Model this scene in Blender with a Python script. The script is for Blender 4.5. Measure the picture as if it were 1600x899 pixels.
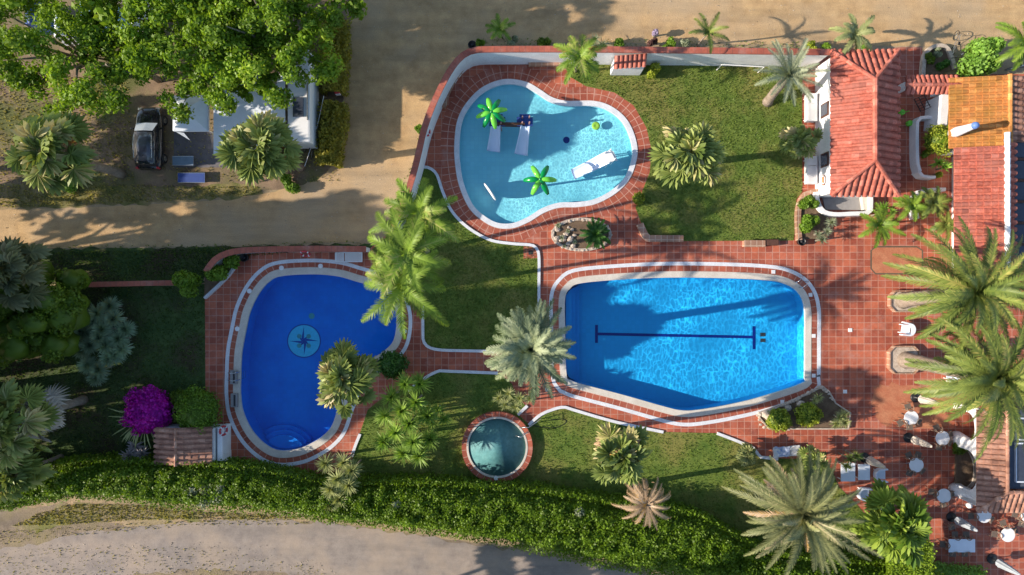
import bpy, bmesh, math, random
import numpy as np
from mathutils import Vector, Matrix
from mathutils.geometry import tessellate_polygon

for o in list(bpy.data.objects): bpy.data.objects.remove(o, do_unlink=True)
SC = bpy.context.scene
COL = SC.collection
R = math.radians
rnd = random.Random(7)
S = 22.0          # picture pixels per metre on the ground
H = 47.0          # height of the drone above the ground

# ------------------------------------------------------------------ camera
cam = bpy.data.cameras.new('camera'); cam.sensor_width = 36
cam.lens = 36 * H / (1600 / S); cam.clip_start = 0.5; cam.clip_end = 3000
camo = bpy.data.objects.new('camera', cam); COL.objects.link(camo)
camo.location = (0, 0, H); camo.rotation_euler = (0, 0, 0)
SC.camera = camo

# ------------------------------------------------------------------ sky, sun, exposure
SUN_EL, SHADOW_DIR = 25.0, 8.5        # shadows run to +X, turned 8.5 degrees to +Y
sd = Vector((-math.cos(R(SHADOW_DIR)) * math.cos(R(SUN_EL)), -math.sin(R(SHADOW_DIR)) * math.cos(R(SUN_EL)), math.sin(R(SUN_EL))))
w = bpy.data.worlds.new('World'); SC.world = w; w.use_nodes = True
nt = w.node_tree; nt.nodes.clear()
sk = nt.nodes.new('ShaderNodeTexSky'); sk.sky_type = 'NISHITA'; sk.sun_disc = False
sk.sun_elevation = R(SUN_EL); sk.sun_rotation = math.atan2(sd.x, sd.y); sk.dust_density = 0.6
bg = nt.nodes.new('ShaderNodeBackground'); bg.inputs[1].default_value = 0.132
wo = nt.nodes.new('ShaderNodeOutputWorld')
nt.links.new(sk.outputs[0], bg.inputs[0]); nt.links.new(bg.outputs[0], wo.inputs[0])
sl = bpy.data.lights.new('sun', 'SUN'); sl.energy = 5.0; sl.angle = R(0.6); sl.color = (1.0, 0.87, 0.72)
so = bpy.data.objects.new('sun', sl); COL.objects.link(so); so.location = (-40, -6, 40)
so.rotation_euler = sd.to_track_quat('Z', 'Y').to_euler()
SC.view_settings.view_transform = 'Standard'; SC.view_settings.look = 'None'
SC.view_settings.exposure = 0.66; SC.view_settings.gamma = 1
SC.render.engine = 'CYCLES'
SC.cycles.max_bounces = 6; SC.cycles.transparent_max_bounces = 12; SC.cycles.diffuse_bounces = 3
SC.cycles.caustics_reflective = False; SC.cycles.caustics_refractive = False
SC.cycles.use_adaptive_sampling = True

# ------------------------------------------------------------------ coordinates
def P(px, py, h=0.0):
    k = (H - h) / H / S
    return ((px - 800) * k, (449.5 - py) * k)
def V(px, py, h=0.0, z=None):
    x, y = P(px, py, h); return Vector((x, y, h if z is None else z))
def PL(pts, h=0.0): return [P(a, b, h) for a, b in pts]

def smooth(pts, n=8, closed=True):
    out = []; N = len(pts)
    rng = range(N) if closed else range(N - 1)
    g = (lambda i: pts[i % N]) if closed else (lambda i: pts[min(max(i, 0), N - 1)])
    for i in rng:
        p0, p1, p2, p3 = [np.array(g(i + k), float) for k in (-1, 0, 1, 2)]
        for j in range(n):
            t = j / n
            out.append(tuple(0.5 * ((2 * p1) + (-p0 + p2) * t + (2 * p0 - 5 * p1 + 4 * p2 - p3) * t * t + (-p0 + 3 * p1 - 3 * p2 + p3) * t ** 3)))
    if not closed: out.append(tuple(pts[-1]))
    return out
def resample(pts, step, closed=True):
    a = np.array(list(pts) + ([pts[0]] if closed else []), float)
    d = np.r_[0, np.cumsum(np.hypot(*np.diff(a[:, :2], axis=0).T))]
    n = max(3, int(round(d[-1] / step)))
    s = np.linspace(0, d[-1], n + (0 if closed else 1), endpoint=not closed)
    return [tuple(np.interp(v, d, a[:, k]) for k in range(a.shape[1])) for v in s]
def area(pts):
    a = np.array(pts); x, y = a[:, 0], a[:, 1]
    return 0.5 * np.sum(x * np.roll(y, -1) - np.roll(x, -1) * y)
def ccw(pts): return list(pts) if area(pts) > 0 else list(pts)[::-1]
def normals2(pts, closed=True):           # outward for a ccw loop
    a = np.array(pts, float)
    if closed: t = np.roll(a, -1, 0) - np.roll(a, 1, 0)
    else: t = np.gradient(a, axis=0)
    t /= (np.linalg.norm(t, axis=1)[:, None] + 1e-9)
    return np.stack([t[:, 1], -t[:, 0]], 1)
def offset(pts, d, closed=True):
    return [tuple(v) for v in np.array(pts, float) + normals2(pts, closed) * d]
def inside(poly, pts):
    a = np.array(poly); x, y = pts[:, 0], pts[:, 1]; r = np.zeros(len(pts), bool)
    j = len(a) - 1
    for i in range(len(a)):
        xi, yi = a[i]; xj, yj = a[j]
        if yi != yj:
            c = ((yi > y) != (yj > y)) & (x < (xj - xi) * (y - yi) / (yj - yi) + xi)
            r ^= c
        j = i
    return r

# ------------------------------------------------------------------ materials
MATS = {}
def new_mat(name):
    m = bpy.data.materials.new(name); m.use_nodes = True; m.node_tree.nodes.clear(); MATS[name] = m
    return m, m.node_tree
class NT:
    def __init__(s, name): s.m, s.t = new_mat(name)
    def n(s, typ, **kw):
        nd = s.t.nodes.new(typ)
        for k, v in kw.items():
            if k[0] == '_':
                i = k[1:]; i = int(i) if i.isdigit() else i.replace('_', ' ')
                if isinstance(v, bpy.types.NodeSocket): s.t.links.new(v, nd.inputs[i])
                else: nd.inputs[i].default_value = v
            else: setattr(nd, k, v)
        return nd
    def link(s, a, b): s.t.links.new(a, b)
    def coord(s, kind='Object'):
        return s.n('ShaderNodeTexCoord').outputs[kind]
    def noise(s, vec, scale, detail=4, rough=0.55):
        return s.n('ShaderNodeTexNoise', _Vector=vec, _Scale=scale, _Detail=detail, _Roughness=rough).outputs['Fac']
    def ramp(s, fac, stops):
        r = s.n('ShaderNodeValToRGB', _Fac=fac); e = r.color_ramp.elements
        while len(e) < len(stops): e.new(0.5)
        for i, (p, c) in enumerate(stops):
            e[i].position = p; e[i].color = tuple(c) + ((1,) if len(c) == 3 else ())
        return r.outputs['Color']
    def mix(s, fac, a, b, blend='MIX'):
        nd = s.n('ShaderNodeMix', data_type='RGBA', blend_type=blend)
        for i, v in ((0, fac), (6, a), (7, b)):
            if isinstance(v, bpy.types.NodeSocket): s.link(v, nd.inputs[i])
            else: nd.inputs[i].default_value = v if i == 0 else (tuple(v) + ((1,) if len(v) == 3 else ()))
        return nd.outputs[2]
    def math(s, op, a, b=0.0, clamp=False):
        return s.n('ShaderNodeMath', operation=op, _0=a, _1=b, use_clamp=clamp).outputs[0]
    def bump(s, h, strength=0.3, dist=0.05):
        return s.n('ShaderNodeBump', _Height=h, _Strength=strength, _Distance=dist).outputs[0]
    def principled(s, col, rough=0.8, normal=None, spec=0.3, metal=0.0, coat=0.0):
        p = s.n('ShaderNodeBsdfPrincipled')
        for k, v in (('Base Color', col), ('Roughness', rough), ('Specular IOR Level', spec), ('Metallic', metal), ('Coat Weight', coat)):
            if isinstance(v, bpy.types.NodeSocket): s.link(v, p.inputs[k])
            else: p.inputs[k].default_value = (tuple(v) + (1,)) if k == 'Base Color' and len(v) == 3 else v
        if normal is not None: s.link(normal, p.inputs['Normal'])
        return p.outputs[0]
    def out(s, sh):
        o = s.n('ShaderNodeOutputMaterial'); s.link(sh, o.inputs[0]); return s.m

ISL = ('roof_tile', 'roof_tile_orange', 'roof_tile_old', 'field_stone')
def mottled(name, c1, c2, scale=2.0, rough=0.85, bump=0.3, fine=30.0, c3=None, big=0.15, spec=0.25, metal=0, coat=0, streak=0.0):
    k = NT(name); v = k.coord()
    a = k.noise(v, scale, 6, 0.65); b = k.noise(v, fine, 3, 0.6)
    col = k.ramp(a, [(0.32, c1), (0.68, c2)])
    if c3 is not None: col = k.mix(k.ramp(k.noise(v, big, 4, .6), [(0.45, (0,) * 3), (0.62, (1,) * 3)]), col, c3)
    col = k.mix(0.35, col, k.ramp(b, [(0.3, (0.55,) * 3), (0.7, (1.35,) * 3)]), 'MULTIPLY')
    if name in ISL:
        g_ = k.n('ShaderNodeNewGeometry').outputs['Random Per Island']
        col = k.mix(1.0, col, k.ramp(g_, [(0.0, (0.62, 0.60, 0.62)), (0.12, (0.88, 0.88, 0.88)), (0.8, (1.12, 1.12, 1.12)), (1.0, (1.4, 1.55, 1.6))]), 'MULTIPLY')
    if streak:   # wheel tracks worn along the road
        wv_ = k.n('ShaderNodeMapping', _Vector=v, _Scale=(0.12, 0.9, 1.0), _Rotation=(0, 0, 0.06)).outputs[0]
        col = k.mix(streak, col, k.ramp(k.noise(wv_, 1.0, 5, .6), [(0.3, (0.55, 0.57, 0.6)), (0.5, (1, 1, 1)), (0.68, (1.3, 1.25, 1.2))]), 'MULTIPLY')
    return k.out(k.principled(col, rough, k.bump(k.math('ADD', a, b), bump, 0.04), spec, metal, coat))

def tiles(name, c1, c2, mortar, size=0.5, uv=False, msize=0.035, rot=0.0):
    k = NT(name); v = k.coord('UV' if uv else 'Object')
    vv = k.n('ShaderNodeMapping', _Vector=v, _Rotation=(0, 0, rot)).outputs[0]
    br = k.n('ShaderNodeTexBrick', offset=0.0, squash=1.0, _Vector=vv, _Color1=tuple(c1) + (1,), _Color2=tuple(c2) + (1,), _Mortar=tuple(mortar) + (1,), _Scale=1.0)
    br.inputs['Mortar Size'].default_value = msize; br.inputs['Mortar Smooth'].default_value = 0.3
    br.inputs['Brick Width'].default_value = size; br.inputs['Row Height'].default_value = size
    o = k.coord('Object')
    col = k.mix(0.75, br.outputs['Color'], k.ramp(k.noise(o, 0.35, 6, .65), [(0.3, (0.62, 0.6, 0.62)), (0.5, (1, 1, 1)), (0.72, (1.3, 1.35, 1.4))]), 'MULTIPLY')
    col = k.mix(0.5, col, k.ramp(k.noise(o, 5, 5, .7), [(0.3, (0.7,) * 3), (0.7, (1.3,) * 3)]), 'MULTIPLY')
    # faded, limey patches
    fade = k.ramp(k.noise(o, 0.9, 6, .75), [(0.52, (0,) * 3), (0.72, (0.6,) * 3)])
    col = k.mix(fade, col, (0.42, 0.24, 0.20))
    stain = k.ramp(k.noise(o, 0.55, 7, .8), [(0.28, (0.8,) * 3), (0.42, (0,) * 3)])
    col = k.mix(stain, col, (0.16, 0.055, 0.04))
    return k.out(k.principled(col, 0.62, k.bump(br.outputs['Fac'], -0.25, 0.01), 0.35))

def plain(name, c, rough=0.5, var=0.15, metal=0.0, spec=0.4, coat=0.0, scale=3.0):
    k = NT(name); v = k.coord()
    f = k.ramp(k.noise(v, scale, 5, .65), [(0.3, (1 - var,) * 3), (0.7, (1 + var * 0.6,) * 3)])
    return k.out(k.principled(k.mix(1.0, c, f, 'MULTIPLY'), rough, None, spec, metal, coat))

def leaf(name, c1, c2, c3=None, trans=0.35, big=0.5, rough=0.5, f3=0.12):
    k = NT(name); v = k.coord(); g = k.n('ShaderNodeNewGeometry')
    ta = k.n('ShaderNodeAttribute', attribute_name='tint').outputs['Fac']
    rp = k.math('ADD', k.math('MULTIPLY', g.outputs['Random Per Island'], 0.45), k.math('MULTIPLY', ta, 0.55))
    stops = [(0.0, c1), (0.85 if c3 is None else 1 - f3 - .12, c2)] + ([] if c3 is None else [(1 - f3, c3)])
    col = k.ramp(rp, stops)
    col = k.mix(0.6, col, k.ramp(k.noise(v, big, 3, .6), [(0.32, (0.55, 0.58, 0.55)), (0.68, (1.4, 1.35, 1.25))]), 'MULTIPLY')
    d = k.principled(col, rough, None, 0.35)
    t = k.n('ShaderNodeBsdfTranslucent', _Color=k.mix(1.0, col, (1.3, 1.25, 0.6), 'MULTIPLY')).outputs[0]
    return k.out(k.n('ShaderNodeMixShader', _0=trans, _1=d, _2=t).outputs[0])

SAND = mottled('sand', (0.30, 0.215, 0.13), (0.50, 0.37, 0.23), 1.4, 0.95, 0.9, 14, (0.34, 0.27, 0.16), 0.2)
SAND2 = mottled('sand_road', (0.40, 0.26, 0.13), (0.57, 0.39, 0.20), 1.1, 0.95, 0.8, 16, (0.45, 0.335, 0.21), 0.11, streak=.5)
CAMP = mottled('camp_soil', (0.16, 0.115, 0.08), (0.34, 0.24, 0.155), 1.2, 0.95, 0.6, 16, (0.12, 0.13, 0.045), 0.30)
CONC = mottled('path_concrete', (0.235, 0.20, 0.18), (0.33, 0.285, 0.25), 1.6, 0.9, 0.4, 26, (0.37, 0.30, 0.24), 0.25, streak=.4)
DRYV = mottled('dry_verge', (0.22, 0.18, 0.10), (0.36, 0.29, 0.18), 3.0, 0.95, 0.8, 20, (0.19, 0.19, 0.06), 0.5)
LAWN = mottled('lawn_green', (0.07, 0.13, 0.02), (0.165, 0.22, 0.042), 1.1, 0.9, 0.8, 22, (0.21, 0.205, 0.055), 0.33)
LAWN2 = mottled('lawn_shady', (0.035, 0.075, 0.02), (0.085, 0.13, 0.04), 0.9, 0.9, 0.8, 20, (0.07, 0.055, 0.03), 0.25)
VERGE = mottled('verge_grass', (0.10, 0.12, 0.03), (0.26, 0.22, 0.09), 1.5, 0.95, 0.9, 18, (0.32, 0.24, 0.13), 0.35)
TILE = tiles('terracotta_tiles', (0.48, 0.135, 0.072), (0.29, 0.07, 0.042), (0.46, 0.235, 0.17), 0.5, msize=.026)
TILEB = tiles('terracotta_band_tiles', (0.39, 0.105, 0.058), (0.30, 0.075, 0.045), (0.50, 0.28, 0.21), 0.5, True, .028)
STAMP = mottled('worn_terracotta', (0.40, 0.13, 0.07), (0.50, 0.22, 0.12), 1.6, 0.8, 0.2, 12)
BENCHT = tiles('sandstone_tiles', (0.40, 0.22, 0.14), (0.34, 0.19, 0.125), (0.52, 0.38, 0.28), 0.42, False, 0.03)
COPE = mottled('pool_coping_stone', (0.55, 0.50, 0.43), (0.66, 0.62, 0.55), 1.5, 0.7, 0.1, 30)
WHITE = mottled('whitewash', (0.72, 0.73, 0.74), (0.84, 0.85, 0.86), 1.0, 0.75, 0.15, 20)
KERBW = mottled('kerb_white', (0.60, 0.62, 0.66), (0.74, 0.76, 0.8), 2.0, 0.7, 0.1, 20)
CAPR = tiles('wall_cap_tiles', (0.42, 0.12, 0.075), (0.36, 0.10, 0.065), (0.25, 0.09, 0.07), 0.42, True, 0.02)
ROOF = mottled('roof_tile', (0.38, 0.095, 0.062), (0.52, 0.165, 0.115), 3.5, 0.75, 0.2, 7, (0.42, 0.15, 0.11), 0.8)
ROOFO = mottled('roof_tile_orange', (0.50, 0.19, 0.05), (0.60, 0.27, 0.09), 2.0, 0.75, 0.2, 9, (0.42, 0.20, 0.05), 0.5)
ROOFB = mottled('roof_tile_old', (0.34, 0.16, 0.11), (0.50, 0.29, 0.21), 3.0, 0.85, 0.3, 9, (0.26, 0.13, 0.09), 0.6)
STONE = mottled('field_stone', (0.36, 0.29, 0.23), (0.58, 0.50, 0.42), 3.0, 0.9, 0.5, 10)
SOIL = mottled('planter_soil', (0.12, 0.08, 0.055), (0.2, 0.14, 0.09), 3.0, 0.95, 0.6, 18)
TRUNK = mottled('palm_trunk', (0.22, 0.17, 0.13), (0.38, 0.31, 0.25), 4.0, 0.95, 0.9, 14)
BARK = mottled('tree_bark', (0.2, 0.17, 0.13), (0.36, 0.32, 0.26), 3.0, 0.95, 0.6, 12)
GREY = plain('grey_floor', (0.30, 0.29, 0.29), 0.8)
MAT_G = plain('ground_mat', (0.16, 0.15, 0.16), 0.9, 0.2)
PLAS = plain('white_plastic', (0.78, 0.79, 0.80), 0.35, 0.04)
CANV = plain('white_canvas', (0.70, 0.76, 0.84), 0.6, 0.06)
METAL = plain('steel', (0.6, 0.62, 0.64), 0.25, 0.05, 0.9)
BLACK = plain('black_plastic', (0.018, 0.018, 0.02), 0.4, 0.2)
DARK = plain('near_black', (0.03, 0.03, 0.035), 0.6, 0.2)  # even near-black colour of drains, grip strips and gate
CARP = plain('car_paint_black', (0.012, 0.013, 0.018), 0.25, 0.05, 0.2, 0.5, 1.0)
GLASS = plain('car_glass', (0.02, 0.025, 0.035), 0.05, 0.05, 0.0, 0.9)
GLASSP = plain('roof_glass', (0.05, 0.06, 0.085), 0.12, 0.15, 0.0, 0.8)
SHADE = plain('sun_shade_foil', (0.55, 0.62, 0.70), 0.4, 0.2, 0.1, 0.4, 0, 14)
RATT = plain('rattan', (0.30, 0.21, 0.15), 0.8, 0.3, 0, .2, 0, 30)
RATD = plain('dark_cushion', (0.16, 0.125, 0.10), 0.9, 0.2)
BEIGE = plain('parasol_canvas', (0.55, 0.50, 0.43), 0.9, 0.15, 0, .2, 0, 8)
BLUEC = plain('blue_canvas', (0.02, 0.06, 0.25), 0.6, 0.15)
BLUEG = plain('grey_blue_cover', (0.15, 0.22, 0.30), 0.7, 0.15)
REDP = plain('red_paint', (0.5, 0.04, 0.05), 0.45, 0.1)
ORNG = plain('orange_ring', (0.7, 0.22, 0.09), 0.5, 0.1)
GRN1 = plain('green_fibreglass_light', (0.16, 0.62, 0.06), 0.25, 0.15)
GRN2 = plain('green_fibreglass_dark', (0.0, 0.24, 0.055), 0.25, 0.15)
LIME = plain('lime_float', (0.25, 0.50, 0.06), 0.4, 0.1)
SLIDE = plain('slide_fibreglass', (0.55, 0.66, 0.85), 0.2, 0.04)
WOOD = plain('dark_wood', (0.10, 0.045, 0.03), 0.7, 0.3)
NAVY = plain('navy_mosaic', (0.0, 0.012, 0.16), 0.4, 0.1)
YELL = plain('yellow_paint', (0.6, 0.45, 0.03), 0.5, 0.1)
STUC = plain('ochre_stucco', (0.40, 0.20, 0.09), 0.85, 0.2)

DATE = leaf('date_palm_leaf', (0.05, 0.10, 0.02), (0.23, 0.28, 0.06), (0.38, 0.36, 0.10), 0.15)
DATEG = leaf('date_palm_leaf_greyish', (0.05, 0.08, 0.03), (0.27, 0.28, 0.12), (0.42, 0.37, 0.20), 0.12)
SILV = leaf('silver_palm_leaf', (0.07, 0.12, 0.05), (0.33, 0.38, 0.23), None, 0.12)
QUEEN = leaf('queen_palm_leaf', (0.08, 0.17, 0.015), (0.27, 0.40, 0.05), (0.40, 0.42, 0.12), 0.3)
FANL = leaf('fan_palm_leaf', (0.09, 0.15, 0.03), (0.32, 0.38, 0.11), (0.55, 0.47, 0.24), 0.15, f3=.2)
FANG = leaf('fan_palm_leaf_green', (0.06, 0.15, 0.012), (0.34, 0.44, 0.07), None, 0.2)
FAND = leaf('fan_palm_leaf_dull', (0.10, 0.13, 0.06), (0.24, 0.25, 0.13), (0.32, 0.27, 0.15), 0.25)
DEAD = leaf('dead_palm_leaf', (0.30, 0.20, 0.12), (0.52, 0.38, 0.25), (0.5, 0.3, 0.08), 0.15)
DEADG = leaf('dead_palm_leaf_grey', (0.30, 0.29, 0.29), (0.50, 0.48, 0.46), None, 0.1)
PLANE = leaf('plane_tree_leaf', (0.09, 0.18, 0.014), (0.25, 0.40, 0.035), (0.38, 0.50, 0.07), 0.42, 0.45)
DTREE = leaf('dark_tree_leaf', (0.06, 0.12, 0.012), (0.17, 0.26, 0.02), None, 0.3)
HEDG = leaf('hedge_leaf', (0.05, 0.105, 0.006), (0.165, 0.28, 0.012), (0.25, 0.36, 0.03), 0.35, 1.1)
HEDY = leaf('yellow_hedge_leaf', (0.14, 0.16, 0.02), (0.32, 0.28, 0.03), (0.12, 0.05, 0.03), 0.3, 1.5)
BALL = leaf('clipped_bush_leaf', (0.18, 0.25, 0.02), (0.42, 0.48, 0.05), None, 0.3, 2.0)
BALG = leaf('green_bush_leaf', (0.08, 0.17, 0.015), (0.20, 0.34, 0.03), None, 0.3, 2.0)
BRIG = leaf('bright_bush_leaf', (0.14, 0.30, 0.04), (0.30, 0.50, 0.09), None, 0.35, 1.0)
YUCC = leaf('yucca_leaf', (0.12, 0.24, 0.03), (0.34, 0.50, 0.09), (0.44, 0.55, 0.16), 0.3)
YUCP = leaf('yucca_leaf_pale', (0.22, 0.27, 0.10), (0.42, 0.45, 0.20), None, 0.25)
AGAV = leaf('agave_leaf', (0.16, 0.25, 0.15), (0.32, 0.44, 0.30), (0.36, 0.38, 0.18), 0.2)
GRYL = leaf('grey_green_leaf', (0.18, 0.23, 0.14), (0.36, 0.40, 0.27), None, 0.2)
PALE = leaf('pale_succulent_leaf', (0.30, 0.28, 0.30), (0.52, 0.48, 0.50), None, 0.1)
CYC = leaf('cycad_leaf', (0.025, 0.10, 0.012), (0.08, 0.20, 0.03), None, 0.2)
BOUG = leaf('magenta_blossom', (0.42, 0.004, 0.40), (0.66, 0.02, 0.60), (0.75, 0.1, 0.65), 0.35, 2.0)
REDL = leaf('dark_red_leaf', (0.07, 0.03, 0.03), (0.16, 0.08, 0.07), None, 0.2)
LILA = leaf('lilac_blossom', (0.35, 0.28, 0.5), (0.5, 0.42, 0.6), None, 0.2)
GRASSM = leaf('grass_blade', (0.07, 0.14, 0.02), (0.18, 0.24, 0.045), (0.28, 0.24, 0.09), 0.3, 0.5)
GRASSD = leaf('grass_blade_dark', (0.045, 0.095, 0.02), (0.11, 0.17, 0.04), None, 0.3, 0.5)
GRASSY = leaf('grass_blade_dry', (0.18, 0.19, 0.05), (0.40, 0.36, 0.14), (0.5, 0.42, 0.24), 0.35, 0.7)

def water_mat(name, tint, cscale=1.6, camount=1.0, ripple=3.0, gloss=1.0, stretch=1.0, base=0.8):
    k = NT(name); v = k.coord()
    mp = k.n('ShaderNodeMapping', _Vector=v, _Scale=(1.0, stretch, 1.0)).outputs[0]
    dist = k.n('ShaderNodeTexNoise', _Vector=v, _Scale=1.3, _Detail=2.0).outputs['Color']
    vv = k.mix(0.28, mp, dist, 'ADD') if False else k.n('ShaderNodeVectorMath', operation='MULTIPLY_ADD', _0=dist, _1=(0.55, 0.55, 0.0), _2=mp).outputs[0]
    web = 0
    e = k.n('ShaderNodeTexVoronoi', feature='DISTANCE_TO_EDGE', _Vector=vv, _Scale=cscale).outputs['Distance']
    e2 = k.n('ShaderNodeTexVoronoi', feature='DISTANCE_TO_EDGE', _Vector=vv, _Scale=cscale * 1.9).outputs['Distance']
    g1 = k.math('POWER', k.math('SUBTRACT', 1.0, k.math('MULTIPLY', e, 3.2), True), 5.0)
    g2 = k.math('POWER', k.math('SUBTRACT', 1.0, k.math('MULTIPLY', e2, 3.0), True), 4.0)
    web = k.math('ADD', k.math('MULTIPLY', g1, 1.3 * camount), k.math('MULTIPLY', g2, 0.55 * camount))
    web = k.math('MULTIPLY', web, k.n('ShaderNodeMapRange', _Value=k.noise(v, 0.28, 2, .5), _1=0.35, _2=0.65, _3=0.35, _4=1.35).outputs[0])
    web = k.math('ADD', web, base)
    # caustic light is a web painted into the transparent colour, for slanting rays only
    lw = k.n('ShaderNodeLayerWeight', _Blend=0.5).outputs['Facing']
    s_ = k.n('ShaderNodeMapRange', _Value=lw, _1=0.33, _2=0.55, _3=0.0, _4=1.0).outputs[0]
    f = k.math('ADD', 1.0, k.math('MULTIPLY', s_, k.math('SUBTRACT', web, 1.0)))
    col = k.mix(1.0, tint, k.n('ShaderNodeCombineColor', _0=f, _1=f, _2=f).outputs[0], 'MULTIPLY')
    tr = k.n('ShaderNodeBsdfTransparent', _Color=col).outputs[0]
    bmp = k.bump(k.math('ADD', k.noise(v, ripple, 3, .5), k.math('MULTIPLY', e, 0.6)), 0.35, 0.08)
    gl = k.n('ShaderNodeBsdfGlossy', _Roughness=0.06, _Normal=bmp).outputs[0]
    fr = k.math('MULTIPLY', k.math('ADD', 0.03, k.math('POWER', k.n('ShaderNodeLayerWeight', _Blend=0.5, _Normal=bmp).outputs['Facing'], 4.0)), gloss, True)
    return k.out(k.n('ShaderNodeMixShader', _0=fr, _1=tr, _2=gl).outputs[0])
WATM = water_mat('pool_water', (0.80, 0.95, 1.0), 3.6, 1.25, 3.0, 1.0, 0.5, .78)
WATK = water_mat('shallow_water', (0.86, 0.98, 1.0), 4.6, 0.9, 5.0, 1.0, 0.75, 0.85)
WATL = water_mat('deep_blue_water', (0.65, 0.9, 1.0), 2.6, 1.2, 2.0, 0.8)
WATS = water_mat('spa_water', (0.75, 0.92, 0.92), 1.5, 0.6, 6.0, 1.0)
def basin_mat(name, c1, c2, sc=0.25):
    k = NT(name); v = k.coord()
    col = k.ramp(k.noise(v, sc, 3, .5), [(0.3, c1), (0.7, c2)])
    br = k.n('ShaderNodeTexBrick', offset=0.0, _Vector=v, _Scale=1.0, _Color1=(1, 1, 1, 1), _Color2=(.93, .93, .93, 1), _Mortar=(0.85, .9, .95, 1))
    br.inputs['Brick Width'].default_value = 0.3; br.inputs['Row Height'].default_value = 0.3; br.inputs['Mortar Size'].default_value = 0.015
    return k.out(k.principled(k.mix(1.0, col, br.outputs['Color'], 'MULTIPLY'), 0.6))
BASM = basin_mat('main_basin_tiles', (0.01, 0.31, 0.62), (0.015, 0.35, 0.68))
BASL = basin_mat('left_basin_tiles', (0.0, 0.15, 0.60), (0.0, 0.22, 0.72), .45)
BASK = basin_mat('kids_basin_tiles', (0.20, 0.58, 0.70), (0.30, 0.67, 0.76))
BASS = mottled('spa_basin_tiles', (0.07, 0.21, 0.23), (0.13, 0.30, 0.31), 1.0, 0.5, 0.05, 6)
MOSL = plain('pale_mosaic', (0.08, 0.52, 0.72), 0.5, 0.15, 0, .4, 0, 6)
MOSG = plain('green_mosaic', (0.08, 0.30, 0.30), 0.5, 0.2)

# ------------------------------------------------------------------ mesh tools
def tag(o, label=None, cat=None, group=None, kind=None):
    if label: o['label'] = label
    if cat: o['category'] = cat
    if group: o['group'] = group
    if kind: o['kind'] = kind
    return o
def link(name, me, mat, parent=None, sm=False):
    if mat is not None:
        for m in (mat if isinstance(mat, (list, tuple)) else [mat]): me.materials.append(m)
    o = bpy.data.objects.new(name, me); COL.objects.link(o)
    if parent is not None:
        o.parent = parent; o.matrix_parent_inverse = Matrix.Translation(-WORLD(parent))
    if sm and len(me.polygons):
        me.polygons.foreach_set('use_smooth', [True] * len(me.polygons))
    return o
def WORLD(o):
    v = Vector((0, 0, 0))
    if o.type == 'EMPTY': v = Vector(o.location)
    return v
def thing(name, label, cat, loc=(0, 0, 0), group=None):
    o = bpy.data.objects.new(name, None); COL.objects.link(o); o.empty_display_size = 0.2
    o.location = loc
    return tag(o, label, cat, group)
def arr_mesh(name, verts, faces):
    verts = np.asarray(verts, np.float32).reshape(-1, 3); faces = np.asarray(faces, np.int32)
    me = bpy.data.meshes.new(name); m, k = faces.shape
    me.vertices.add(len(verts)); me.vertices.foreach_set('co', verts.ravel())
    me.loops.add(m * k); me.loops.foreach_set('vertex_index', faces.ravel())
    me.polygons.add(m); me.polygons.foreach_set('loop_start', np.arange(0, m * k, k, dtype=np.int32))
    me.update(calc_edges=True); return me

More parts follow.
